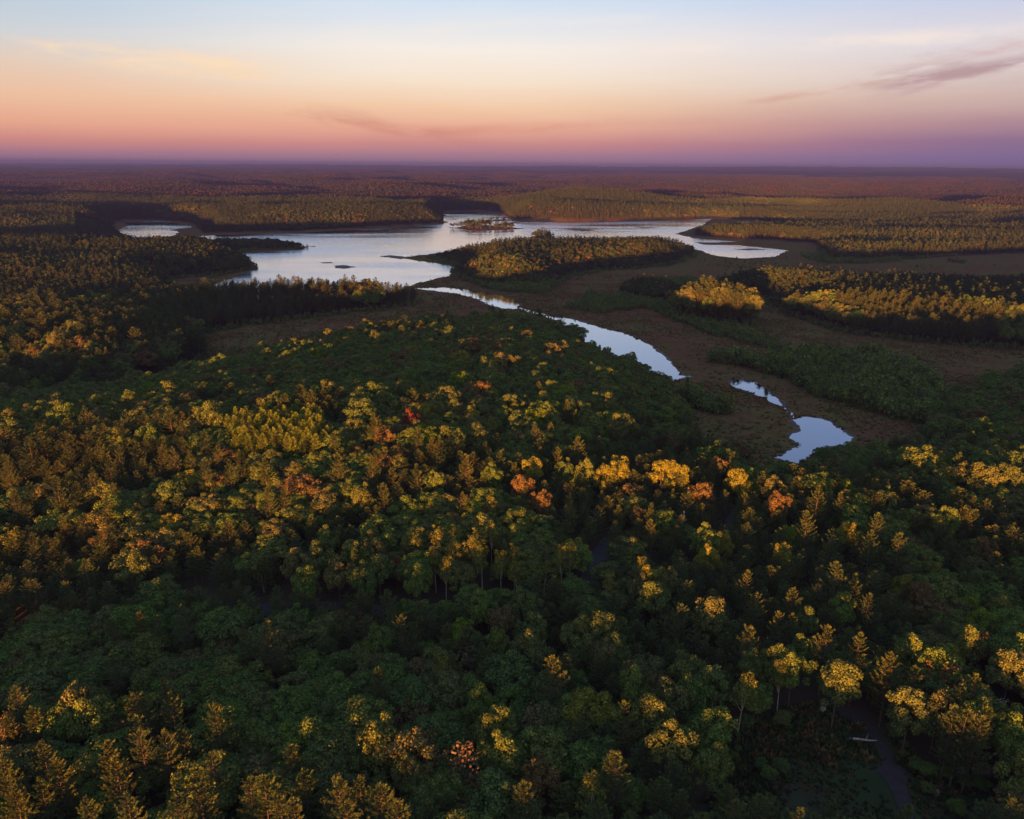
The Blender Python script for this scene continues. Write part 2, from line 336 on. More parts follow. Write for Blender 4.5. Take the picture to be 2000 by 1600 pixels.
def ground_mat():
    m, k = new_mat("ground_cover")
    ge = k.n('ShaderNodeNewGeometry'); at_ = k.n('ShaderNodeAttribute', attribute_name='cover')
    sp = k.n('ShaderNodeSeparateColor'); k.l(at_.outputs['Color'], sp.inputs[0])
    P = ge.outputs['Position']
    n1 = k.noise(P, 0.012, 5, 0.6); n2 = k.noise(P, 0.22, 5, 0.65); n3 = k.noise(P, 0.045, 4, 0.6)
    bog = k.mix(k.mr(n1, 0.40, 0.60), (0.098, 0.050, 0.026), (0.086, 0.066, 0.024))
    bog = k.mix(k.m('MULTIPLY', k.mr(n3, 0.52, 0.66), 0.8), bog, (0.068, 0.078, 0.020))
    n5 = k.noise(P, 0.09, 5, 0.7)
    bog = k.mix(k.m('MULTIPLY', k.mr(n5, 0.58, 0.70), 0.6), bog, (0.118, 0.080, 0.044))
    bog = k.mix(k.mr(n2, 0.35, 0.7, 0.0, 0.6), bog, (0.046, 0.026, 0.015))
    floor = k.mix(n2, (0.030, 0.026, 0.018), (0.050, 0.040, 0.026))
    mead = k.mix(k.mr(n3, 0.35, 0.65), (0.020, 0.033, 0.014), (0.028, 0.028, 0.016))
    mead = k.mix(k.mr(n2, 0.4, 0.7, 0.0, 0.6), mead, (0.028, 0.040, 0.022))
    n4 = k.noise(P, 0.006, 6, 0.7)
    can = k.mix(k.mr(n4, 0.35, 0.65), (0.020, 0.023, 0.018), (0.030, 0.024, 0.020))
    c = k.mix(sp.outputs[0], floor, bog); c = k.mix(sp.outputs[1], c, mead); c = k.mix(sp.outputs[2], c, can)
    d = k.n('ShaderNodeBsdfDiffuse'); k.l(c, d.inputs[0])
    bp = k.n('ShaderNodeBump'); bp.inputs['Strength'].default_value = 0.7; bp.inputs['Distance'].default_value = 0.6; k.l(n2, bp.inputs['Height']); k.l(bp.outputs[0], d.inputs['Normal'])
    o = k.n('ShaderNodeOutputMaterial'); k.l(d.outputs[0], o.inputs[0])
    return m
M['ground'] = ground_mat()
def water_mat(name, rough, wave, dist, stretch, tint=(0.90, 0.92, 0.97), patch=0.0):
    m, k = new_mat(name)
    ge = k.n('ShaderNodeNewGeometry'); P = ge.outputs['Position']
    mp = k.n('ShaderNodeMapping'); k.l(P, mp.inputs[0]); mp.inputs['Scale'].default_value = (1.0, stretch, 1.0); mp.inputs['Rotation'].default_value = (0, 0, 0.25)
    n = k.noise(mp.outputs[0], wave, 4, 0.6)
    bp = k.n('ShaderNodeBump'); bp.inputs['Strength'].default_value = 1.0; bp.inputs['Distance'].default_value = dist; k.l(n, bp.inputs['Height'])
    gl = k.n('ShaderNodeBsdfGlossy', distribution='GGX'); gl.inputs['Color'].default_value = (*tint, 1)
    if patch:
        mq = k.n('ShaderNodeMapping'); k.l(P, mq.inputs[0]); mq.inputs['Scale'].default_value = (0.0035, 0.012, 1); mq.inputs['Rotation'].default_value = (0, 0, -0.12)
        k.l(k.mr(k.noise(mq.outputs[0], 1.0, 4, 0.55), 0.36, 0.64, rough * (1 - patch), rough * (1 + patch)), gl.inputs['Roughness'])
    else: gl.inputs['Roughness'].default_value = rough
    k.l(bp.outputs[0], gl.inputs['Normal'])
    d = k.n('ShaderNodeBsdfDiffuse'); d.inputs[0].default_value = (0.010, 0.012, 0.016, 1)
    fr = k.n('ShaderNodeLayerWeight'); fr.inputs[0].default_value = 0.5
    mx = k.n('ShaderNodeMixShader'); k.l(k.mr(fr.outputs['Facing'], 0.58, 0.93, 0.34, 0.96, smooth=False), mx.inputs[0]); k.l(d.outputs[0], mx.inputs[1]); k.l(gl.outputs[0], mx.inputs[2])
    o = k.n('ShaderNodeOutputMaterial'); k.l(mx.outputs[0], o.inputs[0])
    return m
M['lake'] = water_mat("lake_water", 0.16, 0.5, 0.07, 2.2, tint=(0.97, 0.97, 1.0), patch=0.6)
M['river'] = water_mat("still_water", 0.03, 0.6, 0.012, 1.5)
def plain_mat(name, c0, c1, scale, rough=0.9):
    m, k = new_mat(name); ge = k.n('ShaderNodeNewGeometry')
    b = k.n('ShaderNodeBsdfPrincipled'); b.inputs['Roughness'].default_value = rough
    k.l(k.mix(k.mr(k.noise(ge.outputs['Position'], scale, 4), 0.35, 0.65), c0, c1), b.inputs['Base Color'])
    o = k.n('ShaderNodeOutputMaterial'); k.l(b.outputs[0], o.inputs[0]); return m
M['asphalt'] = plain_mat("worn_asphalt", (0.020, 0.020, 0.022), (0.032, 0.031, 0.033), 0.8)
M['mud'] = plain_mat("dark_mud", (0.010, 0.008, 0.010), (0.020, 0.015, 0.016), 0.5, 0.95)
M['rock'] = plain_mat("pinkish_granite", (0.12, 0.09, 0.085), (0.20, 0.16, 0.15), 1.2)
M['white'] = plain_mat("white_paint", (0.74, 0.74, 0.72), (0.80, 0.80, 0.79), 3.0, 0.5)
M['steel'] = plain_mat("galvanised_steel", (0.08, 0.08, 0.085), (0.12, 0.12, 0.125), 0.2, 0.5)
M['reed'] = plain_mat("wet_reeds", (0.036, 0.020, 0.020), (0.070, 0.040, 0.032), 0.4, 0.95)
def lamp_mat():
    m, k = new_mat("beacon_glow"); e = k.n('ShaderNodeEmission'); e.inputs[0].default_value = (1.0, 0.86, 0.9, 1); e.inputs[1].default_value = 0.05
    o = k.n('ShaderNodeOutputMaterial'); k.l(e.outputs[0], o.inputs[0]); return m
M['beacon'] = lamp_mat()

# ------------------------------------------------------------------ mesh helpers
def mesh_obj(name, verts, faces, mats, midx=None, parent=None, link=True, smooth=False):
    me = bpy.data.meshes.new(name); me.from_pydata([tuple(v) for v in verts], [], faces)
    for m in (mats if isinstance(mats, (list, tuple)) else [mats]): me.materials.append(m)
    if midx is not None: me.polygons.foreach_set('material_index', midx)
    if smooth: me.polygons.foreach_set('use_smooth', [True] * len(me.polygons))
    o = bpy.data.objects.new(name, me)
    if link: COL.objects.link(o)
    if parent: o.parent = parent
    return o
def structure(o): o['kind'] = 'structure'; return o
class Leaves:
    """collects many small faces (leaf sprays) as one mesh"""
    def __init__(s): s.v = []; s.q = []; s.mi = []; s.n = 0
    def quads(s, c, u, v, mi=0):
        c = np.atleast_2d(c); u = np.atleast_2d(u); v = np.atleast_2d(v)
        V = np.stack([c - u - v, c + u - v, c + u + v, c - u + v], 1).reshape(-1, 3)
        n = len(c); s.v.append(V); b = s.n + 4 * np.arange(n)[:, None] + np.arange(4)
        s.q.append(b); s.mi += [mi] * n; s.n += 4 * n
    def kites(s, c, u, v, mi=0):
        # pointed sprays: base, side, tip, side
        V = np.stack([c - u, c - u * 0.1 + v, c + u, c - u * 0.1 - v], 1).reshape(-1, 3)
        n = len(c); s.v.append(V); s.q.append(s.n + 4 * np.arange(n)[:, None] + np.arange(4)); s.mi += [mi] * n; s.n += 4 * n
    def tube(s, pts, r, sides=5, mi=0):
        pts = np.asarray(pts, float); m = len(pts); rings = []
        for i in range(m):
            tdir = pts[min(i + 1, m - 1)] - pts[max(i - 1, 0)]; tdir /= np.linalg.norm(tdir) + 1e-9
            a = np.cross(tdir, [0.31, 0.95, 0.05]); a /= np.linalg.norm(a) + 1e-9; b = np.cross(tdir, a)
            th = np.arange(sides) * 2 * math.pi / sides
            rings.append(pts[i] + r[i] * (np.cos(th)[:, None] * a + np.sin(th)[:, None] * b))
        s.v.append(np.concatenate(rings)); f = []
        for i in range(m - 1):
            for j in range(sides):
                f.append((s.n + i * sides + j, s.n + i * sides + (j + 1) % sides, s.n + (i + 1) * sides + (j + 1) % sides, s.n + (i + 1) * sides + j))
        s.q.append(np.array(f)); s.mi += [mi] * len(f); s.n += m * sides
    def mesh(s, name, mats):
        me = bpy.data.meshes.new(name)
        V = np.concatenate(s.v); Q = np.concatenate(s.q)
        me.vertices.add(len(V)); me.vertices.foreach_set('co', V.astype(np.float32).ravel())
        me.loops.add(Q.size); me.loops.foreach_set('vertex_index', Q.astype(np.int32).ravel())
        me.polygons.add(len(Q)); me.polygons.foreach_set('loop_start', np.arange(0, Q.size, 4, dtype=np.int32))
        for m in mats: me.materials.append(m)
        me.polygons.foreach_set('material_index', np.array(s.mi, np.int32))
        me.update(calc_edges=True)
        return me
def unit(v): return v / (np.linalg.norm(v, axis=-1, keepdims=True) + 1e-9)

# ------------------------------------------------------------------ tree shapes
def pine_shape(rng, crown, wood, H=18.0, whorls=15, per=5, tufts=24, fan=6, size=0.36, wide=3.9, start=0.28):
    lean = rng.normal(0, 0.25, 2)
    def axis(z): q = z / H; return np.array([lean[0] * q * q, lean[1] * q * q, z])
    wood.tube([axis(z) for z in (0, H * .3, H * .6, H * .85, H)], [0.25, 0.20, 0.12, 0.05, 0.015], 6, wood_mi[0])
    az0 = rng.random() * 6.28
    for w in range(whorls):
        q = w / (whorls - 1); z = H * (start + (0.965 - start) * q ** 0.92)
        prof = (1 - q) ** 0.62 * (0.62 + 0.38 * min(1, (q + 0.12) / 0.35)) + 0.05
        nb = max(3, int(per - 1.6 * q + rng.random()))
        for b in range(nb):
            a = az0 + w * 2.4 + b * 6.2832 / nb + rng.normal(0, 0.22)
            L = wide * prof * rng.uniform(0.68, 1.18)
            if rng.random() < 0.09: L *= 0.45
            up0 = 0.02 + 0.55 * q + rng.normal(0, 0.07); curve = 0.34 + 0.1 * rng.random()
            dirh = np.array([math.cos(a), math.sin(a), 0]); side = np.array([-math.sin(a), math.cos(a), 0])
            base = axis(z)
            def P(s): return base + dirh * (L * s) + np.array([0, 0, L * (up0 * s - 0.10 * math.sin(3.14 * s) + curve * s * s * 0.8)])
            if L > 0.9: wood.tube([P(0), P(.5), P(.95)], [0.07, 0.045, 0.015], 3, wood_mi[0])
            nt = max(3, int(tufts * (0.45 + 0.55 * L / wide)))
            s = np.sort(rng.uniform(0.22 if L > 1.2 else 0.05, 1.02, nt)); 
            C = np.array([P(x) for x in s])
            off = (rng.random(nt) - 0.5) * 2 * (0.34 * L) * np.clip(1.25 - s, 0.12, 1) * 0.9
            C = C + side * off[:, None] + np.stack([np.zeros(nt), np.zeros(nt), rng.normal(0.05, 0.06, nt)], 1)
            for f in range(fan):
                d = unit(dirh * rng.uniform(0.5, 1.1, (nt, 1)) + side * (np.sign(off) * rng.uniform(0.0, 0.9, nt) + rng.normal(0, 0.3, nt))[:, None] + np.stack([np.zeros(nt)] * 2 + [rng.uniform(0.15, 0.85, nt)], 1))
                v = unit(np.cross(d, rng.normal(0, 1, (nt, 3)) * 0.6 + np.array([0, 0, 1.0])))
                sz = size * rng.uniform(0.7, 1.25, (nt, 1))
                crown.kites(C + d * sz * 0.5, d * sz * 0.80, v * sz * 0.21, 0)
    top = axis(H * 0.97); n = 12 * fan
    d = unit(rng.normal(0, 0.5, (n, 3)) + np.array([0, 0, 1.1])); v = unit(np.cross(d, rng.normal(0, 1, (n, 3))))
    crown.kites(top + d * rng.uniform(.1, .75, (n, 1)), d * size * 0.8, v * size * 0.26, 0)
wood_mi = [0]

def leaf_tree_shape(rng, crown, wood, H=15.0, rx=3.8, rz=4.6, cz=0.64, clusters=52, leaves=150, leaf=0.145, crad=(0.95, 1.6), limbs=7, shell=(0.55, 0.98), low=-0.55, tr=0.26):
    lean = rng.normal(0, 0.3, 2); c0 = np.array([lean[0], lean[1], H * cz])
    fork = np.array([lean[0] * .4, lean[1] * .4, H * 0.40])
    wood.tube([(0, 0, 0), fork * (0.5, 0.5, 0.5), fork], [tr, tr * .8, tr * .62], 6, wood_mi[0])
    cen = []
    tries = 0
    while len(cen) < clusters and tries < clusters * 30:
        tries += 1
        d = unit(rng.normal(0, 1, 3)); 
        if d[2] < low: continue
        rr = rng.uniform(*shell) * (1 + 0.22 * math.sin(3 * math.atan2(d[1], d[0]) + lean[0] * 9) + rng.normal(0, 0.05))
        p = c0 + d * rr * np.array([rx, rx, rz])
        if all(np.linalg.norm(p - q) > crad[0] * 0.78 for q, _ in cen): cen.append((p, rng.uniform(*crad)))
    for i in range(limbs):
        p, _ = cen[rng.integers(len(cen))]
        mid_ = fork * .5 + p * .5 + np.array([0, 0, 0.4])
        wood.tube([fork, mid_, p], [tr * .5, tr * .3, tr * .1], 4, wood_mi[0])
    for p, r in cen:
        n = int(leaves * (r / 1.3) ** 2)
        d = unit(rng.normal(0, 1, (n, 3)) + np.array([0, 0, 0.35]) + unit(p - c0) * 0.5)
        pos = p + d * r * rng.uniform(0.72, 1.06, (n, 1)) * np.array([1, 1, 0.85])
        nr = unit(d + rng.normal(0, 0.55, (n, 3)))
        u = unit(np.cross(nr, rng.normal(0, 1, (n, 3)))); v = np.cross(nr, u)
        s = leaf * rng.uniform(0.7, 1.35, (n, 1))
        crown.quads(pos, u * s, v * s * rng.uniform(0.6, 1.0, (n, 1)), 0)

def young_conifer_shape(rng, crown, wood, H=7.0, wide=1.5, whorls=14, per=6, size=0.40):
    wood.tube([(0, 0, 0), (0, 0, H * .5), (0, 0, H)], [0.10, 0.06, 0.01], 4, wood_mi[0])
    for w in range(whorls):
        q = w / whorls; z = H * (0.06 + 0.92 * q); L = wide * (1 - q) ** 0.8 + 0.1
        for b in range(per):
            a = rng.random() * 6.28; n = 3 + int(3 * (1 - q))
            s = rng.uniform(0.25, 1.0, n)
            C = np.stack([np.cos(a) * L * s, np.sin(a) * L * s, z + 0.16 * L * s + rng.normal(0, 0.08, n)], 1) + rng.normal(0, 0.12, (n, 3))
            d = unit(np.stack([np.full(n, math.cos(a)), np.full(n, math.sin(a)), rng.uniform(0.2, 1.0, n)], 1) + rng.normal(0, 0.3, (n, 3)))
            v = unit(np.cross(d, rng.normal(0, 1, (n, 3))))
            crown.kites(C, d * size, v * size * 0.42, 0)

def dead_shape(rng, wood, H=13.0, n=13, spread=3.0):
    wood.tube([(0, 0, 0), (0.1, 0, H * .4), (0.0, 0.2, H * .8), (0.2, 0.1, H)], [0.30, 0.22, 0.10, 0.03], 6, 0)
    for i in range(n):
        z = H * rng.uniform(0.42, 0.95); a = rng.random() * 6.28; L = spread * rng.uniform(0.5, 1.1) * (1.25 - z / H)
        d = np.array([math.cos(a), math.sin(a), 0]); b = np.array([0, 0, z])
        p1 = b + d * L * .5 + [0, 0, L * .35]; p2 = b + d * L + [0, 0, L * .95]
        wood.tube([b, p1, p2], [0.11, 0.08, 0.025], 4, 0)
        for j in range(3):
            e = d + rng.normal(0, 0.6, 3); e[2] = abs(e[2]) + 0.5
            wood.tube([p1 + (p2 - p1) * 0.3 * j, p1 + (p2 - p1) * 0.3 * j + e * 0.5, p1 + (p2 - p1) * 0.3 * j + e * L * .5], [0.05, 0.035, 0.012], 3, 0)

# each prototype: crown mesh, trunk mesh (for single trees) and one joined mesh (for the mass of the forest)
PROTO = {}
def proto(kind, maker, n, leafmat, barkmat, seed, joined=True, **kw):
    out = []
    for i in range(n):
        rng = np.random.default_rng(seed + i); wood_mi[0] = 0
        cr, wd = Leaves(), Leaves(); kk = {a: (v(rng) if callable(v) else v) for a, v in kw.items()}
        maker(rng, cr, wd, **kk)
        out.append((cr.mesh(kind + "_crown", [leafmat]), wd.mesh(kind + "_trunk", [barkmat])))
    PROTO[kind] = out
def joined_collection(name, specs):
    """hidden library collection of one-mesh trees that the forest masses scatter"""
    c = bpy.data.collections.new(name)
    i = 0
    for maker, n, mats, seed, kw in specs:
        for j in range(n):
            rng = np.random.default_rng(seed + j); lv = Leaves(); wood_mi[0] = 1
            kk = {a: (v(rng) if callable(v) else v) for a, v in kw.items()}
            maker(rng, lv, lv, **kk)
            o = bpy.data.objects.new("%s_%03d" % (name, i), lv.mesh(name, mats)); c.objects.link(o); i += 1
    wood_mi[0] = 0
    return c
U = lambda a, b: (lambda rng: rng.uniform(a, b))
PINE = dict(H=U(17, 19), wide=U(3.3, 4.4), whorls=lambda r: int(r.integers(13, 17)), per=5, start=U(0.24, 0.38))
OAK = dict(H=15.0, rx=U(3.4, 4.4), rz=U(3.7, 4.8), cz=U(0.62, 0.67))
BIR = dict(H=16.0, rx=U(2.1, 2.8), rz=U(3.8, 4.8), cz=U(0.68, 0.73), clusters=34, leaves=96, leaf=0.12, crad=(0.7, 1.15), limbs=8, tr=0.17, low=-0.7)
proto('white_pine', pine_shape, 6, M['pine'], M['bark'], 100, **PINE)
proto('oak_tree', leaf_tree_shape, 6, M['oak'], M['bark'], 200, **OAK)
proto('rusty_oak', leaf_tree_shape, 3, M['rust'], M['bark'], 300, **{**OAK, 'leaves': 125})
proto('golden_tree', leaf_tree_shape, 3, M['gold'], M['bark'], 320, **OAK)
proto('red_maple', leaf_tree_shape, 2, M['red'], M['bark'], 340, **{**OAK, 'rx': 2.9, 'leaves': 130})
proto('lime_tree', leaf_tree_shape, 2, M['lime'], M['bark'], 360, **OAK)
proto('birch_tree', leaf_tree_shape, 4, M['birch'], M['palebark'], 400, **BIR)
proto('dry_pine', leaf_tree_shape, 3, M['dry'], M['bark'], 500, H=15.0, rx=2.6, rz=4.6, cz=0.62, clusters=26, leaves=26, leaf=0.16, crad=(0.8, 1.3), limbs=16)
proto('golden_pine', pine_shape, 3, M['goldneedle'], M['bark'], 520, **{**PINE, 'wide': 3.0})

# ------------------------------------------------------------------ terrain
def build_terrain():
    a_front = np.concatenate([np.arange(-56, 56, 0.26), np.arange(56, 304, 3.2)])
    az_ = np.radians(a_front)
    r = np.concatenate([[3.0], np.geomspace(10, 23000, 420)])
    R_, A_ = np.meshgrid(r, az_, indexing='ij')
    x = (R_ * np.sin(A_)).ravel(); y = (R_ * np.cos(A_)).ravel()
    z = height(x, y)
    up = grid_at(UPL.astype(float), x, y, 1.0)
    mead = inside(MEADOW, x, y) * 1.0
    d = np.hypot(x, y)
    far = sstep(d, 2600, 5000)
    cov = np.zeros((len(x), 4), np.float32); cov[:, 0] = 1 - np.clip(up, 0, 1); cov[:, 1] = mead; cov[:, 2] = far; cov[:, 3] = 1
    # far canopy stands as high as the woods it is
    z = z + sstep(d, 8200, 9000) * (9 + 9 * fbm(x, y, 150, 77, 2))
    nr, na = R_.shape
    idx = np.arange(nr * na).reshape(nr, na)
    q = np.stack([idx[:-1, :], idx[1:, :], np.roll(idx, -1, 1)[1:, :], np.roll(idx, -1, 1)[:-1, :]], -1).reshape(-1, 4)[:, ::-1]
    me = bpy.data.meshes.new("ground")
    V = np.stack([x, y, z], 1)
    me.vertices.add(len(V)); me.vertices.foreach_set('co', V.astype(np.float32).ravel())
    me.loops.add(q.size); me.loops.foreach_set('vertex_index', q.astype(np.int32).ravel())
    me.polygons.add(len(q)); me.polygons.foreach_set('loop_start', np.arange(0, q.size, 4, dtype=np.int32))
    me.polygons.foreach_set('use_smooth', np.ones(len(q), bool))
    at_ = me.attributes.new('cover', 'FLOAT_COLOR', 'POINT'); at_.data.foreach_set('color', cov.ravel())
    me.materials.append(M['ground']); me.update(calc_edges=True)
    o = bpy.data.objects.new("ground", me); COL.objects.link(o); structure(o)
build_terrain()

# ------------------------------------------------------------------ water
def jagged(poly, step, amp, seed):
    rng = np.random.default_rng(seed); out = []
    n = len(poly)
    for i in range(n):
        a, b = poly[i], poly[(i + 1) % n]; L = np.linalg.norm(b - a); m = max(1, int(L / step))
        nrm_ = np.array([-(b - a)[1], (b - a)[0]]) / (L + 1e-9)
        w = 0.0
        for j in range(m):
            w = 0.55 * w + rng.normal(0, amp)
            out.append(a + (b - a) * j / m + nrm_ * w * (1 if j else 0.4))
    return np.array(out)
def bank(poly, out, step, amp, seed):
    a = np.roll(poly, -1, 0) - np.roll(poly, 1, 0); nn = unit(np.stack([a[:, 1], -a[:, 0]], 1))
    area = np.sum(poly[:, 0] * np.roll(poly[:, 1], -1) - poly[:, 1] * np.roll(poly[:, 0], -1))
    return jagged(poly + nn * out * (1 if area > 0 else -1), step, amp, seed)
def sheet(name, poly, z, mat):
    v = [Vector((p[0], p[1], 0)) for p in poly]
    tris = tessellate_polygon([v])
    fs = []
    for t in tris:
        a, b, c = (poly[i] for i in t)
        s = (b[0] - a[0]) * (c[1] - a[1]) - (b[1] - a[1]) * (c[0] - a[0])
        if abs(s) < 1e-7: continue
        fs.append(tuple(t) if s > 0 else tuple(t)[::-1])
    return structure(mesh_obj(name, [(p[0], p[1], z) for p in poly], fs, mat))
def water_with_bank(name, step, amp, seed, out, poly):
    sheet("mud_bank", bank(poly, out, step, amp * 1.3, seed + 50), 0.035, M['reed'])
    sheet(name, jagged(poly, step, amp, seed), 0.06, M['river'])
LAKE = gp([(400, 564), (422, 554), (450, 545), (478, 532), (500, 523), (490, 512), (455, 504), (450, 498), (500, 491.5), (560, 489.5), (604, 483), (570, 478), (480, 475), (410, 467), (388, 461), (430, 459), (500, 458), (620, 453), (760, 446), (850, 439), (876, 434),
           (860, 431), (790, 424), (720, 417), (760, 412.5), (850, 412), (930, 413.5), (985, 419), (1000, 430), (1060, 433), (1130, 434), (1250, 433), (1330, 430), (1393, 427), (1372, 440), (1342, 450), (1318, 457), (1352, 465), (1440, 472), (1400, 474), (1352, 473), (1375, 478), (1440, 479), (1510, 486), (1542, 490.5),
           (1510, 502), (1450, 505), (1400, 500), (1368, 489), (1345, 487), (1200, 486), (1060, 485), (960, 493), (930, 491), (880, 491), (820, 498), (778, 504), (810, 509), (850, 514), (896, 523), (900, 529), (870, 541), (815, 553), (760, 572), (640, 582), (500, 582)])
sheet("lake", jagged(LAKE, 9, 1.8, 1), 0.06, M['lake'])
sheet("lake_arm", jagged(gp([(228, 449), (252, 441), (236, 433.5), (262, 430.5), (320, 431), (360, 440), (375, 444), (335, 449), (350, 454), (330, 464), (262, 468)]), 9, 1.8, 2), 0.06, M['lake'])
water_with_bank("river", 3.2, 0.9, 3, 2.2, gp([(808, 563), (860, 562), (920, 566), (960, 575), (1002, 584), (1012, 594), (1008, 604), (985, 603), (955, 597), (935, 585), (900, 575), (860, 570)]))
water_with_bank("river", 3.2, 0.9, 13, 2.2, gp([(1078, 620), (1100, 621), (1130, 628), (1180, 642), (1240, 660), (1265, 672), (1290, 690), (1310, 710), (1325, 733), (1350, 735), (1320, 742), (1290, 746), (1265, 736), (1245, 722), (1215, 705), (1190, 690), (1150, 670), (1138, 662), (1112, 645), (1084, 628)]))
sheet("stream", jagged(gp([(1004, 597), (1030, 605), (1060, 613), (1084, 620), (1084, 625), (1058, 617), (1028, 609), (1002, 602)]), 2.5, 0.5, 17), 0.05, M['river'])
water_with_bank("pool", 2.2, 0.5, 4, 1.4, gp([(1424, 745), (1450, 740), (1476, 747), (1500, 762), (1520, 780), (1534, 797), (1513, 789), (1494, 778), (1460, 765), (1430, 755)]))
sheet("stream", jagged(gp([(1533, 796), (1546, 806), (1557, 816), (1552, 817), (1540, 806), (1529, 797)]), 2.0, 0.5, 14), 0.05, M['river'])
water_with_bank("pond", 2.2, 0.7, 5, 1.6, gp([(1547, 820), (1560, 814), (1605, 818), (1640, 836), (1668, 855), (1655, 868), (1605, 876), (1590, 886), (1576, 902), (1550, 906), (1508, 894), (1530, 888), (1560, 868), (1546, 850), (1566, 842), (1562, 832)]))
sheet("pond", jagged(gp([(1448, 433), (1463, 430.5), (1468, 436), (1455, 439)]), 8, 1.5, 6), 0.06, M['lake'])
sheet("pond", jagged(gp([(1503, 435), (1515, 433.5), (1530, 439), (1548, 443), (1520, 444)]), 8, 1.5, 7), 0.06, M['lake'])
fp = np.array([at(px_, py_, 17.0)[:2] for px_, py_ in ((1624, 358.4), (1640, 357.0), (1660, 357.2), (1674, 358.2), (1655, 359.8), (1638, 360))])
sheet("pond", jagged(fp, 30, 4, 8), 26.0, M['lake'])
# islands and reed beds in the lake
def mound(name, poly, h, mat, seed, step=6, amp=1.4):
    p = jagged(poly, step, amp, seed); n = len(p); c = p.mean(0)
    V = [(*q, -0.3) for q in p] + [(*(c + (q - c) * 0.88), 0.3) for q in p] + [(*(c + (q - c) * 0.4), 0.3 + h) for q in p] + [(*c, 0.3 + h)]
    F = []
    for i in range(n):
        j = (i + 1) % n
        F += [(i, j, n + j, n + i), (n + i, n + j, 2 * n + j, 2 * n + i), (2 * n + i, 2 * n + j, 3 * n)]
    a = p - c; s = np.sum(a[:, 0] * np.roll(a[:, 1], -1) - a[:, 1] * np.roll(a[:, 0], -1))
    if s < 0: F = [f[::-1] for f in F]
    return structure(mesh_obj(name, V, F, mat))
ISL = [gp([(876, 446), (898, 443), (905, 440), (950, 440), (995, 443), (1032, 447.5), (1000, 449), (950, 451), (915, 450.5), (897, 447.5)]),
       gp([(1032, 463), (1050, 460), (1075, 460), (1085, 463), (1070, 466.5), (1048, 466)]),
       gp([(942, 431), (962, 429.5), (985, 428.5), (1002, 429), (984, 431.5), (960, 432)])]
mound("island", ISL[0], 3.0, M['ground'], 21); mound("island", ISL[1], 1.5, M['ground'], 22); mound("island", ISL[2], 0.6, M['ground'], 23)
for i, q in enumerate(([(1098, 447), (1125, 446.5), (1168, 450), (1145, 452), (1120, 450)], [(1234, 443.5), (1260, 444.6), (1292, 444), (1260, 446.5)], [(988, 435), (1010, 434), (1024, 435.5), (1005, 436.8)], [(868, 428.6), (895, 428.2), (890, 429.4)],
          [(625, 513), (648, 512.5), (650, 514), (630, 514.5)], [(650, 519), (672, 518), (698, 522), (672, 525.5), (655, 524)], [(738, 500.5), (762, 498.5), (792, 501.5), (786, 507), (764, 504)], [(604, 482), (618, 480.5), (612, 482.5)], [(876, 445), (885, 444.6), (880, 446)], [(1430, 487), (1470, 485.5), (1500, 487.5), (1460, 489.5)])):
    mound("reed_bank", gp(q), 0.25, M['reed'], 30 + i, 4, 1.0)

def ribbon(name, pts, width, lift, mat, seed=0):
    # smooth the line, then lay a strip on the ground
    P = [pts[0]]
    for a, b in zip(pts[:-1], pts[1:]):
        m = max(1, int(np.linalg.norm(b - a) / 2.0))
        P += [a + (b - a) * (j + 1) / m for j in range(m)]
    P = np.array(P)
    for _ in range(6): P[1:-1] = (P[:-2] + 2 * P[1:-1] + P[2:]) / 4
    T = np.gradient(P, axis=0); N = unit(np.stack([-T[:, 1], T[:, 0]], 1))
    rng = np.random.default_rng(seed); n = len(P); cols = 5
    off = np.linspace(-0.5, 0.5, cols)
    V = []
    for i in range(n):
        wv = width * (1 + (0.30 if name == 'stream' else 0.10) * rng.normal())
        for o_ in off:
            q = P[i] + N[i] * o_ * wv; V.append((q[0], q[1], height1(q[0], q[1]) + lift))
    F = [(i * cols + j, i * cols + j + 1, (i + 1) * cols + j + 1, (i + 1) * cols + j) for i in range(n - 1) for j in range(cols - 1)]
    F = [f[::-1] for f in F]
    return structure(mesh_obj(name, V, F, mat))
ribbon("road", ROAD_A, 4.2, 0.22, M['asphalt'], 1); ribbon("road", ROAD_B, 4.0, 0.30, M['asphalt'], 2)
ribbon("stream", STREAM, 3.2, 0.20, M['mud'], 3)

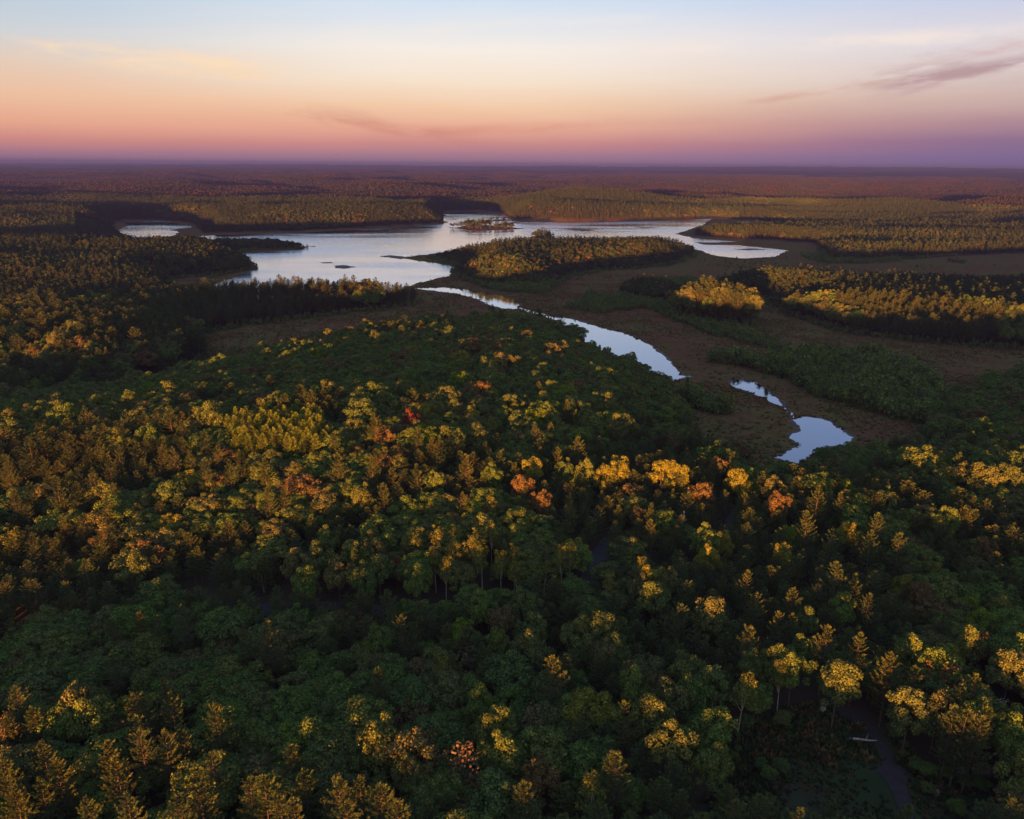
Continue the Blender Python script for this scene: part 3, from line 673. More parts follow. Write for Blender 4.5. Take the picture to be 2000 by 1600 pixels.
# ------------------------------------------------------------------ where the trees stand
# crowns that stand out in the photograph: (pixel x, pixel y of the crown, kind, size)
PL = """20 930 P 1;62 962 P 1;112 955 P 1.15;85 905 P .9;135 882 P .95;195 877 P 1;187 937 P 1;215 915 P 1.1;232 887 P .9;270 885 P 1.1;290 862 P .9;317 890 P 1.05;340 893 P 1;310 820 P 1.1;375 815 P .9;357 838 P .9;400 855 P 1;400 918 P 1;450 920 P 1;470 897 P 1.1;372 893 P .9;422 885 P .9;27 980 P 1;220 957 P .9;210 992 P 1;162 797 P .95;15 905 P .9;
822 752 P .95;735 825 P 1.1;817 852 P 1.1;842 867 P 1;860 872 P .9;750 852 R 1;922 812 G .95;767 790 M 1.0;803 822 M 1.05;890 862 O .95;655 860 P 1;660 902 P 1.25;727 915 P 1.05;750 965 P 1.05;817 932 P 1.1;845 942 O .9;910 907 P 1.1;975 902 P .9;962 932 O .9;517 915 P 1.1;525 975 P 1;552 970 P .8;990 622 G .9;862 790 M .8;707 972 O 1;
1025 705 O .8;1050 762 P 1;1107 797 P 1;1045 845 P 1;1077 840 P .9;1130 872 P 1.05;1053 887 P .8;1092 892 P .85;1197 745 P 1;1207 715 O .8;1208 918 G 1.25;1178 932 G 1.1;1290 925 G 1.3;1318 930 G 1.15;1328 945 M .45;1397 915 R .95;1445 940 G 1.05;1375 967 R 1.1;1105 920 O .9;1040 917 G 1;1022 950 R 1;1062 980 R .9;1150 922 O 1;1127 942 L .7;1182 800 O 1;1122 817 P .8;1000 793 M .8;1015 806 R .7;
1595 975 P 1.15;1640 982 P .9;1870 905 P 1.15;1897 940 P 1;1935 890 P 1;1980 885 P .8;1965 825 P .8;1610 890 O 1;1725 905 O .8;1727 977 O 1;1700 910 A .7;1510 955 O 1;1515 985 R 1;1650 958 L 1;
1577 1025 P 1.15;1712 1025 P 1.1;1700 1062 P 1.1;1757 1068 P 1.15;1622 1055 P 1;1655 1042 G .8;1922 1072 R .8;1635 1130 P 1.2;1547 1170 P 1.1;1517 1212 P 1;1545 1224 P .8;1575 1215 O .8;1615 1247 P 1.3;1670 1150 P .9;1645 1190 O .9;1695 1180 P .8;1675 1270 P 1.1;1762 1147 G .8;1795 1162 R .9;1845 1017 O 1.1;1895 1182 L .9;1920 1212 L 1;1787 1278 O 1.05;1900 1260 O 1;1975 1280 O 1.1;1745 1300 P 1;1532 1085 G .8;1550 1050 L .9;
1270 1005 P .8;1245 1010 R .7;1272 1032 P .9;1377 1055 O 1;1410 1060 G .8;1382 1087 G .9;1460 1140 P 1;1475 1182 P .95;1272 1135 G 1;1302 1142 O .9;1277 1170 O 1.1;1245 1152 O .8;1347 1152 P 1;1327 1205 P 1;1387 1205 O 1.2;1457 1245 P 1.2;1127 1237 O 1.1;1175 1230 O 1.15;1155 1202 O .9;1045 1227 O 1;1040 1267 O 1.1;1175 1275 O .9;1202 1270 O .9;1027 1182 O 1;1335 1010 D 1.1;1250 1115 B 1;1187 1145 B .9;1115 1085 B 1;1098 1095 B 1.05;
960 992 B .9;905 982 P .8;812 1057 O 1;850 1058 B 1;892 1052 B 1;932 1058 B 1.05;960 1046 B 1;890 1086 B 1;925 1076 B 1.1;942 1093 B 1.1;776 1112 M .75;655 1076 M .5;636 1128 M .5;687 1036 D .7;942 1188 O 1;787 1222 P 1.15;805 1242 P .8;740 1252 O .9;522 1247 P 1.2;905 1235 L 1;912 1285 A .9;972 1257 O .8;982 1215 R 1;870 1115 B 1;850 1095 B .95;980 1105 B 1;1005 1090 B 1;1010 1120 B .9;690 1085 O 1.05;720 1070 O 1;620 1090 O 1.1;580 1100 O 1.1;740 1110 O 1;660 1120 O 1.1;705 1130 O 1;640 1055 O .9;600 1140 O 1;820 1130 O 1;
277 1220 P 1.1;222 1227 P .9;312 1228 P .9;360 1212 P 1.1;482 1252 P 1.1;230 1304 P .9;32 1374 P 1.1;65 1404 P 1;27 1417 P .9;150 1382 O 1.2;178 1402 O 1.1;117 1412 O 1;260 1387 P 1;287 1382 P 1;327 1357 P 1;337 1384 P 1;272 1422 P 1.1;90 1482 P 1;210 1477 P 1;237 1508 P 1.25;277 1462 P 1;322 1464 P 1.05;360 1440 P 1;425 1407 P 1.1;112 1512 P 1.1;15 1509 P 1;87 1547 P 1;35 1564 P 1.1;20 1544 P .9;395 1552 P 1.25;345 1582 P 1.3;257 1592 P 1.1;175 1594 P 1;417 1507 P 1.05;490 1552 P 1;3 1440 R 1;
740 1328 P 1;750 1447 O 1.15;810 1472 O 1.2;802 1507 O .8;905 1492 A 1.2;910 1250 O .6;860 1312 B .9;975 1422 O 1;957 1434 O .9;660 1556 P 1.1;705 1552 P .9;745 1562 P 1.15;675 1592 P 1.25;520 1557 P 1.2;552 1592 P 1;582 1594 P 1;600 1524 P 1;787 1597 P 1.1;937 1377 O .9;567 1482 P .9;987 1474 O 1.1;596 1320 D .9;
1080 1317 P 1.25;1107 1302 P 1;1037 1412 A 1.1;1307 1368 O 1.1;1347 1364 O 1;1222 1398 P 1.15;1270 1402 O 1.1;1305 1452 O 1.2;1200 1498 P 1.2;1052 1519 R .9;1022 1547 P 1;1385 1427 O 1.15;1450 1352 B 1.15;1467 1302 O .8;1277 1347 R .9;1152 1557 B 1;1390 1340 O 1.05;1345 1310 O 1.1;1245 1345 O 1;
1737 1309 P 1.1;1787 1332 P .9;1837 1302 O 1.2;1850 1322 R 1.1;1870 1359 P 1.1;1910 1347 P 1.2;1900 1392 O 1.1;1907 1260 R .9;1975 1309 O 1.2;1777 1390 O 1.15;1832 1390 O 1.0;1515 1294 O 1;1550 1307 O 1.1;1527 1322 B 1;1570 1272 O .9;1637 1337 O 1.2;1952 1374 D 1;1880 1420 P 1.15;1905 1430 P 1.1;1925 1415 P 1;1860 1415 P 1.05;1975 1440 O 1.1;1990 1510 O 1;1975 1590 P 1;1385 1480 O 1"""
RX = {'P': 2.7, 'O': 3.0, 'R': 2.9, 'G': 3.1, 'M': 2.5, 'L': 2.9, 'B': 2.0, 'D': 1.8, 'A': 2.5}
SXY = {'P': 0.80, 'g': 0.78, 'A': 0.95, 'B': 0.82, 'M': 0.86, 'D': 0.8}     # crown width against the prototype's; others 0.78
HT = {'P': 16.2, 'O': 14.8, 'R': 14.4, 'G': 14.6, 'M': 13.0, 'L': 12.0, 'B': 14.5, 'D': 12.5, 'A': 13.5}
placed = []
def settle(px, py, zc, s):
    p = at(px, py, 25.0)
    for _ in range(8):
        g = height1(p[0], p[1]); p = at(px, py, g + zc)
    return p[0], p[1], height1(p[0], p[1])
for rec in PL.replace("\n", "").split(';'):
    a, b, kd, s = rec.split(); s = float(s)
    sc_h = 0.45 + 0.55 * s if kd != 'M' else max(s, .5)
    x, y, z = settle(float(a), float(b), HT[kd] * sc_h * (0.80 if kd == 'P' else 0.68), s)
    placed.append([x, y, z, kd, HT[kd] * sc_h, s])
# the sunlit grove of young pines on the knoll
rg = np.random.default_rng(77)
GROVE = np.array([(436, 842), (470, 806), (520, 790), (580, 796), (625, 812), (640, 840), (625, 872), (560, 880), (500, 872), (450, 862)], float)
gpt = []
while len(gpt) < 105:
    q = np.array([rg.uniform(430, 645), rg.uniform(786, 882)])
    if inside(GROVE, q[:1], q[1:])[0] and all(np.hypot(*((q - o_) * (1, 1.6))) > 10 for o_ in gpt): gpt.append(q)
for q in gpt:
    x, y, z = settle(q[0], q[1], 9.0, 1); placed.append([x, y, z, 'g', rg.uniform(11.5, 14.5), 1.05])
PX = np.array([[p[0], p[1]] for p in placed]); PR = np.array([RX.get(p[3], 1.7) * p[5] for p in placed])

def scatter(spacing, y0, y1, margin, behind=False, seed=0, half=None):
    rng = np.random.default_rng(seed)
    tanh_ = 1000 / 1500 * 1.06 + margin
    xs = np.arange(-y1 * tanh_ - 60, y1 * tanh_ + 60, spacing); ys = np.arange(y0 if behind else y0 * 0.6, y1, spacing * 0.9)
    gx_, gy_ = np.meshgrid(xs, ys); gx_ = gx_ + (np.arange(len(ys)) % 2 * spacing / 2)[:, None]
    x = (gx_ + rng.uniform(-.42, .42, gx_.shape) * spacing).ravel(); y = (gy_ + rng.uniform(-.42, .42, gy_.shape) * spacing).ravel()
    d = np.hypot(x, y)
    keep = (np.abs(x) < np.maximum(np.abs(y), 0) * tanh_ + 75) & (d >= y0) & (d < y1) if not behind else (np.abs(x) < half)
    return x[keep], y[keep], rng
def low_factor(x, y):
    # lower growth where the lake shows over the trees
    px_, py_, _ = to_px(x, y, np.zeros_like(x)); f = np.ones_like(x)
    for x0, x1, y0, y1, v in ((320, 520, 555, 604, .42), (150, 420, 445, 496, .30), (420, 640, 470, 496, .65), (800, 960, 485, 540, .55), (960, 1400, 480, 570, .70), (1440, 1640, 895, 975, .6)):
        f = np.where((px_ > x0) & (px_ < x1) & (py_ > y0) & (py_ < y1), np.minimum(f, v), f)
    tall = inside(FOREST['clump_a'], x, y) | inside(FOREST['clump_b'], x, y)
    return np.where(tall, 1.3, f)
def clear_of(x, y, road=2.3):
    ok = (dist_line(ROAD_A, x, y) > road) & (dist_line(ROAD_B, x, y) > road) & ~inside(MEADOW, x, y) & (dist_line(STREAM, x, y) > 4)
    return ok
    # a few lines of sight onto the road
    for px_, py_, r_ in ((632, 1190, 9), (1150, 1145, 7), (920, 1206, 8), (1325, 1148, 6), (1478, 985, 7)):
        w = at(px_, py_, 8.5); v = -w[:2] / np.linalg.norm(w[:2])
        tt = (x - w[0]) * v[0] + (y - w[1]) * v[1]; dd = np.abs((x - w[0]) * v[1] - (y - w[1]) * v[0])
        ok &= ~((tt > -1) & (tt < 13) & (dd < r_ * 0.30))
    return ok
def near_placed(x, y, f=0.72, own=1.3):
    bad = np.zeros(x.shape, bool)
    for (a, b), r_ in zip(PX, PR): bad |= np.hypot(x - a, y - b) < r_ * f + own
    return bad

fill = []       # x, y, z, kind, height, sizefactor
x, y, rng = scatter(4.7, 60, 285, 0.12, seed=1)
xb, yb, _ = scatter(5.5, 285, 700, 0.12, seed=12)
x = np.concatenate([x, xb]); y = np.concatenate([y, yb])
x2, y2, _ = scatter(4.8, -330, 60, 0, behind=True, seed=2, half=260)
x = np.concatenate([x, x2]); y = np.concatenate([y, y2])
m = (grid_at(DU, x, y, 0) > 4) & clear_of(x, y) & ~near_placed(x, y)
x, y = x[m], y[m]; z = height(x, y); d = np.hypot(x, y)
pn = fbm(x, y, 60, 61, 3) + 0.07 * rng.normal(0, 1, x.shape)
fx_, fy_, _ = to_px(x, y, np.zeros_like(x))
farside = (d > 285) & (fy_ < np.interp(fx_, _ne[:, 0], _ne[:, 1]) + 2)     # woods beyond the near bog
leftw = farside * 1.7
pineslope = (x < 0) * (y > 165) * (d < 300) * 0.14
backslope = gauss(x, y, 20, 400, 190, 120) * (d < 560)
pine = pn + pineslope + 0.10 * leftw - 0.35 * backslope - 0.05 > 0.50
# woods by the birch stand and along its road are leafy
bs = at(900, 1090, 16)[:2]; pine &= np.hypot(x - bs[0], y - bs[1]) > 26
u = rng.random(x.shape); hn = rng.normal(0, 1, x.shape); low = low_factor(x, y); stand = fbm(x, y, 75, 131, 2)
for i in range(len(x)):
    if pine[i]: kd, h_ = 'P', 10.8 + 1.3 * hn[i]
    else:
        kd = 'O' if u[i] < 0.86 else ('R' if u[i] < 0.92 else ('B' if u[i] < 0.97 else ('L' if u[i] < 0.985 else 'G')))
        h_ = 9.7 + 1.5 * hn[i]
    if d[i] > 285: h_ = h_ * (1.50 * (0.78 + 0.5 * stand[i]) if farside[i] else 1.33)
    h_ *= low[i]
    if y[i] < 72: h_ = h_ * 1.15  # trees out of view below the frame, made taller to shade the foreground
    if x[i] > 70 and 240 < d[i] < 360: h_ *= 1.15
    h_ = max(5.0, h_)
    fill.append([x[i], y[i], z[i], kd, h_, (0.64 + 0.55 * h_ / HT[kd] + 0.10 * hn[i]) * (1.12 if d[i] > 285 else 1.16) if kd != 'P' else 0.95 * h_ / 11.0 * (0.9 + 0.25 * u[i])])
print("near fill", len(fill))

# pick the ones that are built singly: what shows largest; a rough look from the camera along crowns taken as ellipsoids
ALL = [p + ['hand'] for p in placed] + [p + ['fill'] for p in fill]
ax = np.array([p[0] for p in ALL]); ay = np.array([p[1] for p in ALL]); agz = np.array([p[2] for p in ALL]); ah = np.array([p[4] for p in ALL])
ar = np.array([RX.get(p[3], 1.7) * p[5] for p in ALL]); akd = np.array([p[3] for p in ALL])
acz = agz + ah * 0.66; arz = ah * 0.30
ppx, ppy, pdp = to_px(ax, ay, agz + ah * 0.8)
infr = (ppx > -20) & (ppx < 2020) & (ppy > 600) & (ppy < 1625) & (pdp > 20)
cand = np.where(infr & (np.hypot(ax, ay) < 420))[0]
vis = np.zeros(len(ALL))
C0 = np.array([0, 0, CAM_Z])
cnear = np.where((np.hypot(ax, ay) < 430) & (pdp > 5))[0]
E = np.stack([ax, ay, acz], 1)[cnear]; S = np.stack([ar * .9, ar * .9, arz], 1)[cnear]
offs = [(0, 0, .95), (.6, 0, .6), (-.6, 0, .6), (0, -.6, .6), (.7, -.4, .1), (-.7, -.4, .1), (0, -.9, .2)]
for i in cand:
    hits = 0
    for o_ in offs:
        T = np.array([ax[i] + o_[0] * ar[i], ay[i] + o_[1] * ar[i], acz[i] + o_[2] * arz[i]])
        px_, py_, _ = to_px(*[np.array([q]) for q in T])
        if not (0 < px_[0] < 2000 and py_[0] < 1600): continue
        dv = T - C0
        a_ = (E - C0) / S; b_ = dv / S                       # |b t - a|^2 = 1 with t in (0, 1)
        bb = (b_ ** 2).sum(1); ab = (a_ * b_).sum(1); aa = (a_ ** 2).sum(1)
        disc = ab * ab - bb * (aa - 1)
        t0 = np.where(disc > 0, (ab - np.sqrt(np.maximum(disc, 0))) / bb, 9)
        t0[cnear == i] = 9
        if not np.any((t0 > 0) & (t0 < 0.985)): hits += 1
    vis[i] = hits / len(offs)
size_px = ar * 2 * 1500 / np.maximum(pdp, 1)
score = np.sqrt(vis) * size_px
PINES = {'P', 'g'}; LEAFY = {'O', 'G', 'L', 'R'}
chosen = np.zeros(len(ALL), bool)
def pick(kinds, n):
    ids = [i for i in cand if akd[i] in kinds and vis[i] > 0.2]
    ids.sort(key=lambda i: -score[i] - (12 if ALL[i][6] == 'hand' else 0))
    for i in ids[:n]: chosen[i] = True
pick({'P'}, 295); pick({'g'}, 130); pick(LEAFY, 295); pick({'B'}, 90)
for i in range(len(placed)):
    if akd[i] in ('M', 'D', 'A'): chosen[i] = True
print("single trees", chosen.sum(), {q: int((chosen & (akd == q)).sum()) for q in set(akd)})

# sun on each crown, so that a label can say so
SD = -np.array(SUN_TRAVEL)
Eall = np.stack([ax, ay, acz], 1); Sall = np.stack([ar * .8, ar * .8, arz], 1)
def lit_share(i):
    n = 0
    for o_ in ((0, 0, .9), (-.3, -.7, .5), (.4, -.7, .4), (0, -.8, 0), (0, -.6, .7)):
        T = np.array([ax[i] + o_[0] * ar[i], ay[i] + o_[1] * ar[i], acz[i] + o_[2] * arz[i]])
        a_ = (Eall - T) / Sall; b_ = SD / Sall
        bb = (b_ ** 2).sum(1); ab = (a_ * b_).sum(1); aa = (a_ ** 2).sum(1)
        disc = ab * ab - bb * (aa - 1)
        ok = (disc > 0) & (ab > 0); ok[i] = False
        if not ok.any(): n += 1
    return n / 5

# ------------------------------------------------------------------ the single trees
NAME = {'P': 'pine_tree', 'g': 'young_pine', 'O': 'oak_tree', 'R': 'oak_tree', 'G': 'oak_tree', 'M': 'maple_tree', 'L': 'oak_tree', 'B': 'birch_tree', 'D': 'dead_tree', 'A': 'withered_tree'}
SRC = {'P': 'white_pine', 'g': 'golden_pine', 'O': 'oak_tree', 'R': 'rusty_oak', 'G': 'golden_tree', 'M': 'red_maple', 'L': 'lime_tree', 'B': 'birch_tree', 'A': 'dry_pine'}
CATG = {'P': 'pine tree', 'g': 'young pine', 'O': 'broadleaf tree', 'R': 'broadleaf tree', 'G': 'broadleaf tree', 'M': 'maple tree', 'L': 'broadleaf tree', 'B': 'birch tree', 'D': 'dead tree', 'A': 'withered tree'}
GROUP = {'P': 'pines of the near wood', 'g': 'young pines of the golden grove', 'O': 'broadleaf trees of the near wood', 'R': 'broadleaf trees of the near wood', 'G': 'broadleaf trees of the near wood', 'L': 'broadleaf trees of the near wood', 'M': 'red maples in the wood', 'B': 'birches in the wood', 'D': 'bleached dead trees', 'A': 'withered brown trees in the wood'}
BASEH = {'P': 18.0, 'g': 18.0, 'B': 16.0, 'D': 13.0}
LOOK = {'P': ('sunlit pine', 'half lit pine', 'shaded dark pine'), 'g': ('golden young pine',) * 3, 'O': ('sunlit round tree', 'half lit round tree', 'shaded green round tree'), 'R': ('rusty brown tree',) * 3, 'G': ('golden yellow tree',) * 3,
        'L': ('bright lime green tree',) * 3, 'M': ('crimson maple',) * 3, 'B': ('sunlit slender birch', 'half lit slender birch', 'shaded slender birch'), 'D': ('bare bleached dead tree',) * 3, 'A': ('withered orange brown tree',) * 3}
# places that anyone can find in the picture
MARKS = [("the lower pond", 1590, 860), ("the golden grove", 540, 830), ("the two big golden oaks", 1250, 925), ("the dark crimson maple", 776, 1112), ("the bare forked snag", 1335, 1010), ("the birch stand", 910, 1070), ("the dark meadow", 1560, 1500),
         ("the stream", 1740, 1500), ("the bend of the road", 1150, 1145), ("the road glimpse", 632, 1190), ("the white board", 1168, 1107), ("the pair of red maples", 785, 806), ("the withered orange tree", 905, 1490), ("the hollow", 250, 1130), ("the lit pine slope", 330, 880),
         ("the three stacked pines", 1720, 1050), ("the tall lit pine", 1457, 1245), ("the lime green tree", 905, 1235), ("the lit oak crown", 1175, 1230), ("the small bleached snag", 596, 1320), ("the lit oak cluster", 150, 1382), ("the bottom left corner of the view", 350, 1590), ("the pale birch", 1450, 1352), ("the river bank", 1180, 760), ("the eastern slope", 1900, 940)]
ORD = ['', 'second ', 'third ', 'fourth ', 'fifth ', 'sixth ', 'seventh ', 'eighth ', 'ninth ', 'tenth ', 'eleventh ', 'twelfth ', 'thirteenth ', 'fourteenth ', 'fifteenth ', 'sixteenth ', 'seventeenth ', 'eighteenth ', 'nineteenth ', 'twentieth '] + ['twenty-%s ' % q for q in ('first', 'second', 'third', 'fourth', 'fifth', 'sixth', 'seventh', 'eighth', 'ninth')] + ['thirtieth '] + ['thirty-%s ' % q for q in ('first', 'second', 'third', 'fourth', 'fifth', 'sixth', 'seventh', 'eighth', 'ninth')]
ids = np.where(chosen)[0]
desc = {}; bins = {}
for i in ids:
    ls = lit_share(i); word = LOOK[akd[i]][0 if ls >= 0.6 else (1 if ls >= 0.2 else 2)]
    dm = sorted((math.hypot(ppx[i] - mx_, ppy[i] - my_), nm, mx_, my_) for nm, mx_, my_ in MARKS)
    dd, nm, mx_, my_ = dm[0]
    if dd < 14: dd, nm, mx_, my_ = dm[1]
    an = math.degrees(math.atan2(-(ppy[i] - my_), ppx[i] - mx_)) % 360
    where = ['right of', 'behind and right of', 'behind', 'behind and left of', 'left of', 'in front and left of', 'in front of', 'in front and right of'][int((an + 22.5) // 45) % 8]
    bins.setdefault((word, where, nm), []).append((dd, i))
for (word, where, nm), lst in bins.items():
    lst.sort()
    for j, (_, i) in enumerate(lst):
        desc[i] = "%s %s %s" % (word, where, nm) if len(lst) == 1 else "%s, %snearest %s %s" % (word, ORD[min(j, len(ORD) - 1)], where, nm)
def add_tree(kd, x, y, z, h, s, label, rng):
    e = bpy.data.objects.new(NAME[kd], None); COL.objects.link(e)
    e.empty_display_size = 0.5
    e.location = (x, y, z - 0.15)
    e['label'] = label; e['category'] = CATG[kd]; e['group'] = GROUP[kd]
    sz = h / BASEH.get(kd, 15.0); sxy = s * SXY.get(kd, 0.78)
    cm, tm = PROTO[SRC[kd]][int(rng.integers(len(PROTO[SRC[kd]])))]
    a = rng.random() * 6.283
    for nm, me in (('crown', cm), ('trunk', tm)):
        o = bpy.data.objects.new(nm, me); COL.objects.link(o); o.parent = e
    e.rotation_euler = (rng.normal(0, 0.02), rng.normal(0, 0.02), a); e.scale = (sxy, sxy, sz)
    return e
rt = np.random.default_rng(909)
for i in ids:
    kd = akd[i]
    if kd == 'D':
        wd = Leaves(); dead_shape(np.random.default_rng(int(i) + 5), wd); me = wd.mesh("dead_tree", [M['dead']])
        o = bpy.data.objects.new("dead_tree", me); COL.objects.link(o); o.location = (ax[i], ay[i], agz[i] - .2); s = ALL[i][5]; o.scale = (s * .8, s * .8, ah[i] / 16.0)
        o['label'] = desc[i]; o['category'] = 'dead tree'; o['group'] = GROUP['D']
    else: add_tree(kd, ax[i], ay[i], agz[i], ah[i], ALL[i][5], desc[i], rt)

# ------------------------------------------------------------------ the mass of the forest
def gn_scatter(name, pts, rot, scl, idx, coll, label, cat):
    me = bpy.data.meshes.new(name); n = len(pts)
    me.vertices.add(n); me.vertices.foreach_set('co', np.asarray(pts, np.float32).ravel())
    a = me.attributes.new('rot', 'FLOAT_VECTOR', 'POINT'); a.data.foreach_set('vector', np.asarray(rot, np.float32).ravel())
    a = me.attributes.new('scl', 'FLOAT_VECTOR', 'POINT'); a.data.foreach_set('vector', np.asarray(scl, np.float32).ravel())
    a = me.attributes.new('pick', 'INT', 'POINT'); a.data.foreach_set('value', np.asarray(idx, np.int32))
    o = bpy.data.objects.new(name, me); COL.objects.link(o)
    ng = bpy.data.node_groups.new(name + "_scatter", 'GeometryNodeTree')
    ng.interface.new_socket('Geometry', in_out='INPUT', socket_type='NodeSocketGeometry'); ng.interface.new_socket('Geometry', in_out='OUTPUT', socket_type='NodeSocketGeometry')
    N = ng.nodes; L = ng.links
    gi = N.new('NodeGroupInput'); go = N.new('NodeGroupOutput'); ip = N.new('GeometryNodeInstanceOnPoints'); ci = N.new('GeometryNodeCollectionInfo')
    ci.inputs[0].default_value = coll; ci.inputs[1].default_value = True; ci.inputs[2].default_value = True
    def attr(nm, ty):
        q = N.new('GeometryNodeInputNamedAttribute'); q.data_type = ty; q.inputs[0].default_value = nm; return q.outputs[0]
    L.new(gi.outputs[0], ip.inputs['Points']); L.new(ci.outputs[0], ip.inputs['Instance']); ip.inputs['Pick Instance'].default_value = True
    L.new(attr('pick', 'INT'), ip.inputs['Instance Index']); L.new(attr('scl', 'FLOAT_VECTOR'), ip.inputs['Scale'])
    er = N.new('FunctionNodeEulerToRotation'); L.new(attr('rot', 'FLOAT_VECTOR'), er.inputs[0]); L.new(er.outputs[0], ip.inputs['Rotation'])
    L.new(ip.outputs[0], go.inputs[0])
    md = o.modifiers.new("scatter", 'NODES'); md.node_group = ng
    o['kind'] = 'stuff'; o['label'] = label; o['category'] = cat
    return o
LIB_P = joined_collection("pine_library", [(pine_shape, 6, [M['pine'], M['bark']], 100, PINE)])
LIB_O = joined_collection("leafy_library", [(leaf_tree_shape, 6, [M['oak'], M['bark']], 200, OAK), (leaf_tree_shape, 2, [M['rust'], M['bark']], 300, OAK), (leaf_tree_shape, 1, [M['gold'], M['bark']], 320, OAK), (leaf_tree_shape, 1, [M['lime'], M['bark']], 360, OAK), (leaf_tree_shape, 2, [M['birch'], M['palebark']], 400, BIR)])
rs = np.random.default_rng(4242)
rest = [i for i in range(len(ALL)) if not chosen[i]]
P_i = [i for i in rest if akd[i] in PINES]; O_i = [i for i in rest if akd[i] not in PINES and akd[i] not in 'MDA']
def pack(idl, kinds_idx, base):
    n = len(idl); A = np.array(idl, int)
    pts = np.stack([ax[A], ay[A], agz[A] - .15], 1); rot = np.stack([rs.normal(0, .025, n), rs.normal(0, .025, n), rs.random(n) * 6.283], 1)
    s = np.array([ALL[i][5] for i in idl]); hz = ah[A] / np.array([base(akd[i]) for i in idl])
    s = s * np.array([SXY.get(akd[i], 0.78) for i in idl])
    return pts, rot, np.stack([s, s, hz], 1), [kinds_idx(akd[i]) for i in idl]
p_, r_, s_, k_ = pack(P_i, lambda q: rs.integers(6), lambda q: 18.0)
gn_scatter("pine_forest", p_, r_, s_, k_, LIB_P, "dense mass of dark pines filling the near and middle woods", "pine wood")
p_, r_, s_, k_ = pack(O_i, lambda q: {'O': rs.integers(6), 'R': 6 + rs.integers(2), 'G': 8, 'L': 9, 'B': 10 + rs.integers(2)}[q], lambda q: 16.0 if q == 'B' else 15.0)
gn_scatter("broadleaf_forest", p_, r_, s_, k_, LIB_O, "dense mass of rounded broadleaf trees filling the near woods and back slope", "broadleaf wood")

# middle distance: lighter trees, 700 m to 2.5 km
PLO = dict(H=U(15, 18), wide=U(2.8, 3.8), whorls=8, per=4, tufts=4, fan=2, size=1.15, start=U(0.22, 0.34))
OLO = dict(H=13.5, rx=U(3.2, 4.2), rz=U(3.4, 4.4), cz=U(0.6, 0.66), clusters=18, leaves=24, leaf=0.42, crad=(1.2, 1.9), limbs=2)
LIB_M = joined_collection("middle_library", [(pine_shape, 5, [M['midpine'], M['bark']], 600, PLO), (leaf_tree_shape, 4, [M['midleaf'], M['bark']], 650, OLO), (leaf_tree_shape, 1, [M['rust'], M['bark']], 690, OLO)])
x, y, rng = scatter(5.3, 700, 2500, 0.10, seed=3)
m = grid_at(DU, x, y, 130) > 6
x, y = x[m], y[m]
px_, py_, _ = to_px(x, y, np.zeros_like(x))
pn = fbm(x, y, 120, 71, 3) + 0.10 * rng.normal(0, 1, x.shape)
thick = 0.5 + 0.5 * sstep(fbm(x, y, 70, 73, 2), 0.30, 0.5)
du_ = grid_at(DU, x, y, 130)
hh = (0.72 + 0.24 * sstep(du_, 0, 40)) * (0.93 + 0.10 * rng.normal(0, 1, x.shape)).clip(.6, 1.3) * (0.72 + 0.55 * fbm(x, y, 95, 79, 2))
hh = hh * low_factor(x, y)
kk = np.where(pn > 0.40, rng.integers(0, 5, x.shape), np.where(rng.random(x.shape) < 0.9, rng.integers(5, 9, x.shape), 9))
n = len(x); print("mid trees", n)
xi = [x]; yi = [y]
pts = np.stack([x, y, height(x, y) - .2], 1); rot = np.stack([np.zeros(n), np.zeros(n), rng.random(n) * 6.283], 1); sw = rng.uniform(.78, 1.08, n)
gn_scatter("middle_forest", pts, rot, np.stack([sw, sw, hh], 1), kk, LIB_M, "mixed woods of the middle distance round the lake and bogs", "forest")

# trees on the islands
isl_pts = []
for poly, n_, hmax, zz in ((ISL[0], 170, 0.95, 1.8), (ISL[1], 60, 0.85, 1.2), (ISL[2], 16, 0.6, 0.5)):
    lo, hi = poly.min(0), poly.max(0); c = poly.mean(0); cnt = 0
    while cnt < n_:
        q = rng.uniform(lo, hi); 
        w = c + (q - c) * 1.0
        if inside(poly, w[:1], w[1:])[0] and (abs(w[0] - c[0]) < 0.42 * (hi[0] - lo[0])): isl_pts.append((w[0], w[1], zz, hmax * rng.uniform(.6, 1.1) * (1 - 0.45 * abs(w[0] - c[0]) / (0.5 * (hi[0] - lo[0]))))); cnt += 1
isl_pts = np.array(isl_pts); n = len(isl_pts)
gn_scatter("island_forest", isl_pts[:, :3], np.stack([np.zeros(n), np.zeros(n), rng.random(n) * 6.28], 1), np.stack([np.maximum(.6, isl_pts[:, 3])] * 2 + [isl_pts[:, 3]], 1), rng.integers(0, 9, n), LIB_M, "small trees crowding the low islands in the lake", "forest")

def wet_at(x, y):
    wet = np.zeros(x.shape, bool)
    for o in [q for q in COL.objects if q.name.split('.')[0] in ('lake', 'river', 'pool', 'pond', 'lake_arm')]:
        V = np.array([v.co[:2] for v in o.data.vertices])
        if V[:, 1].min() < 1000: wet |= inside(V, x, y)
    return wet
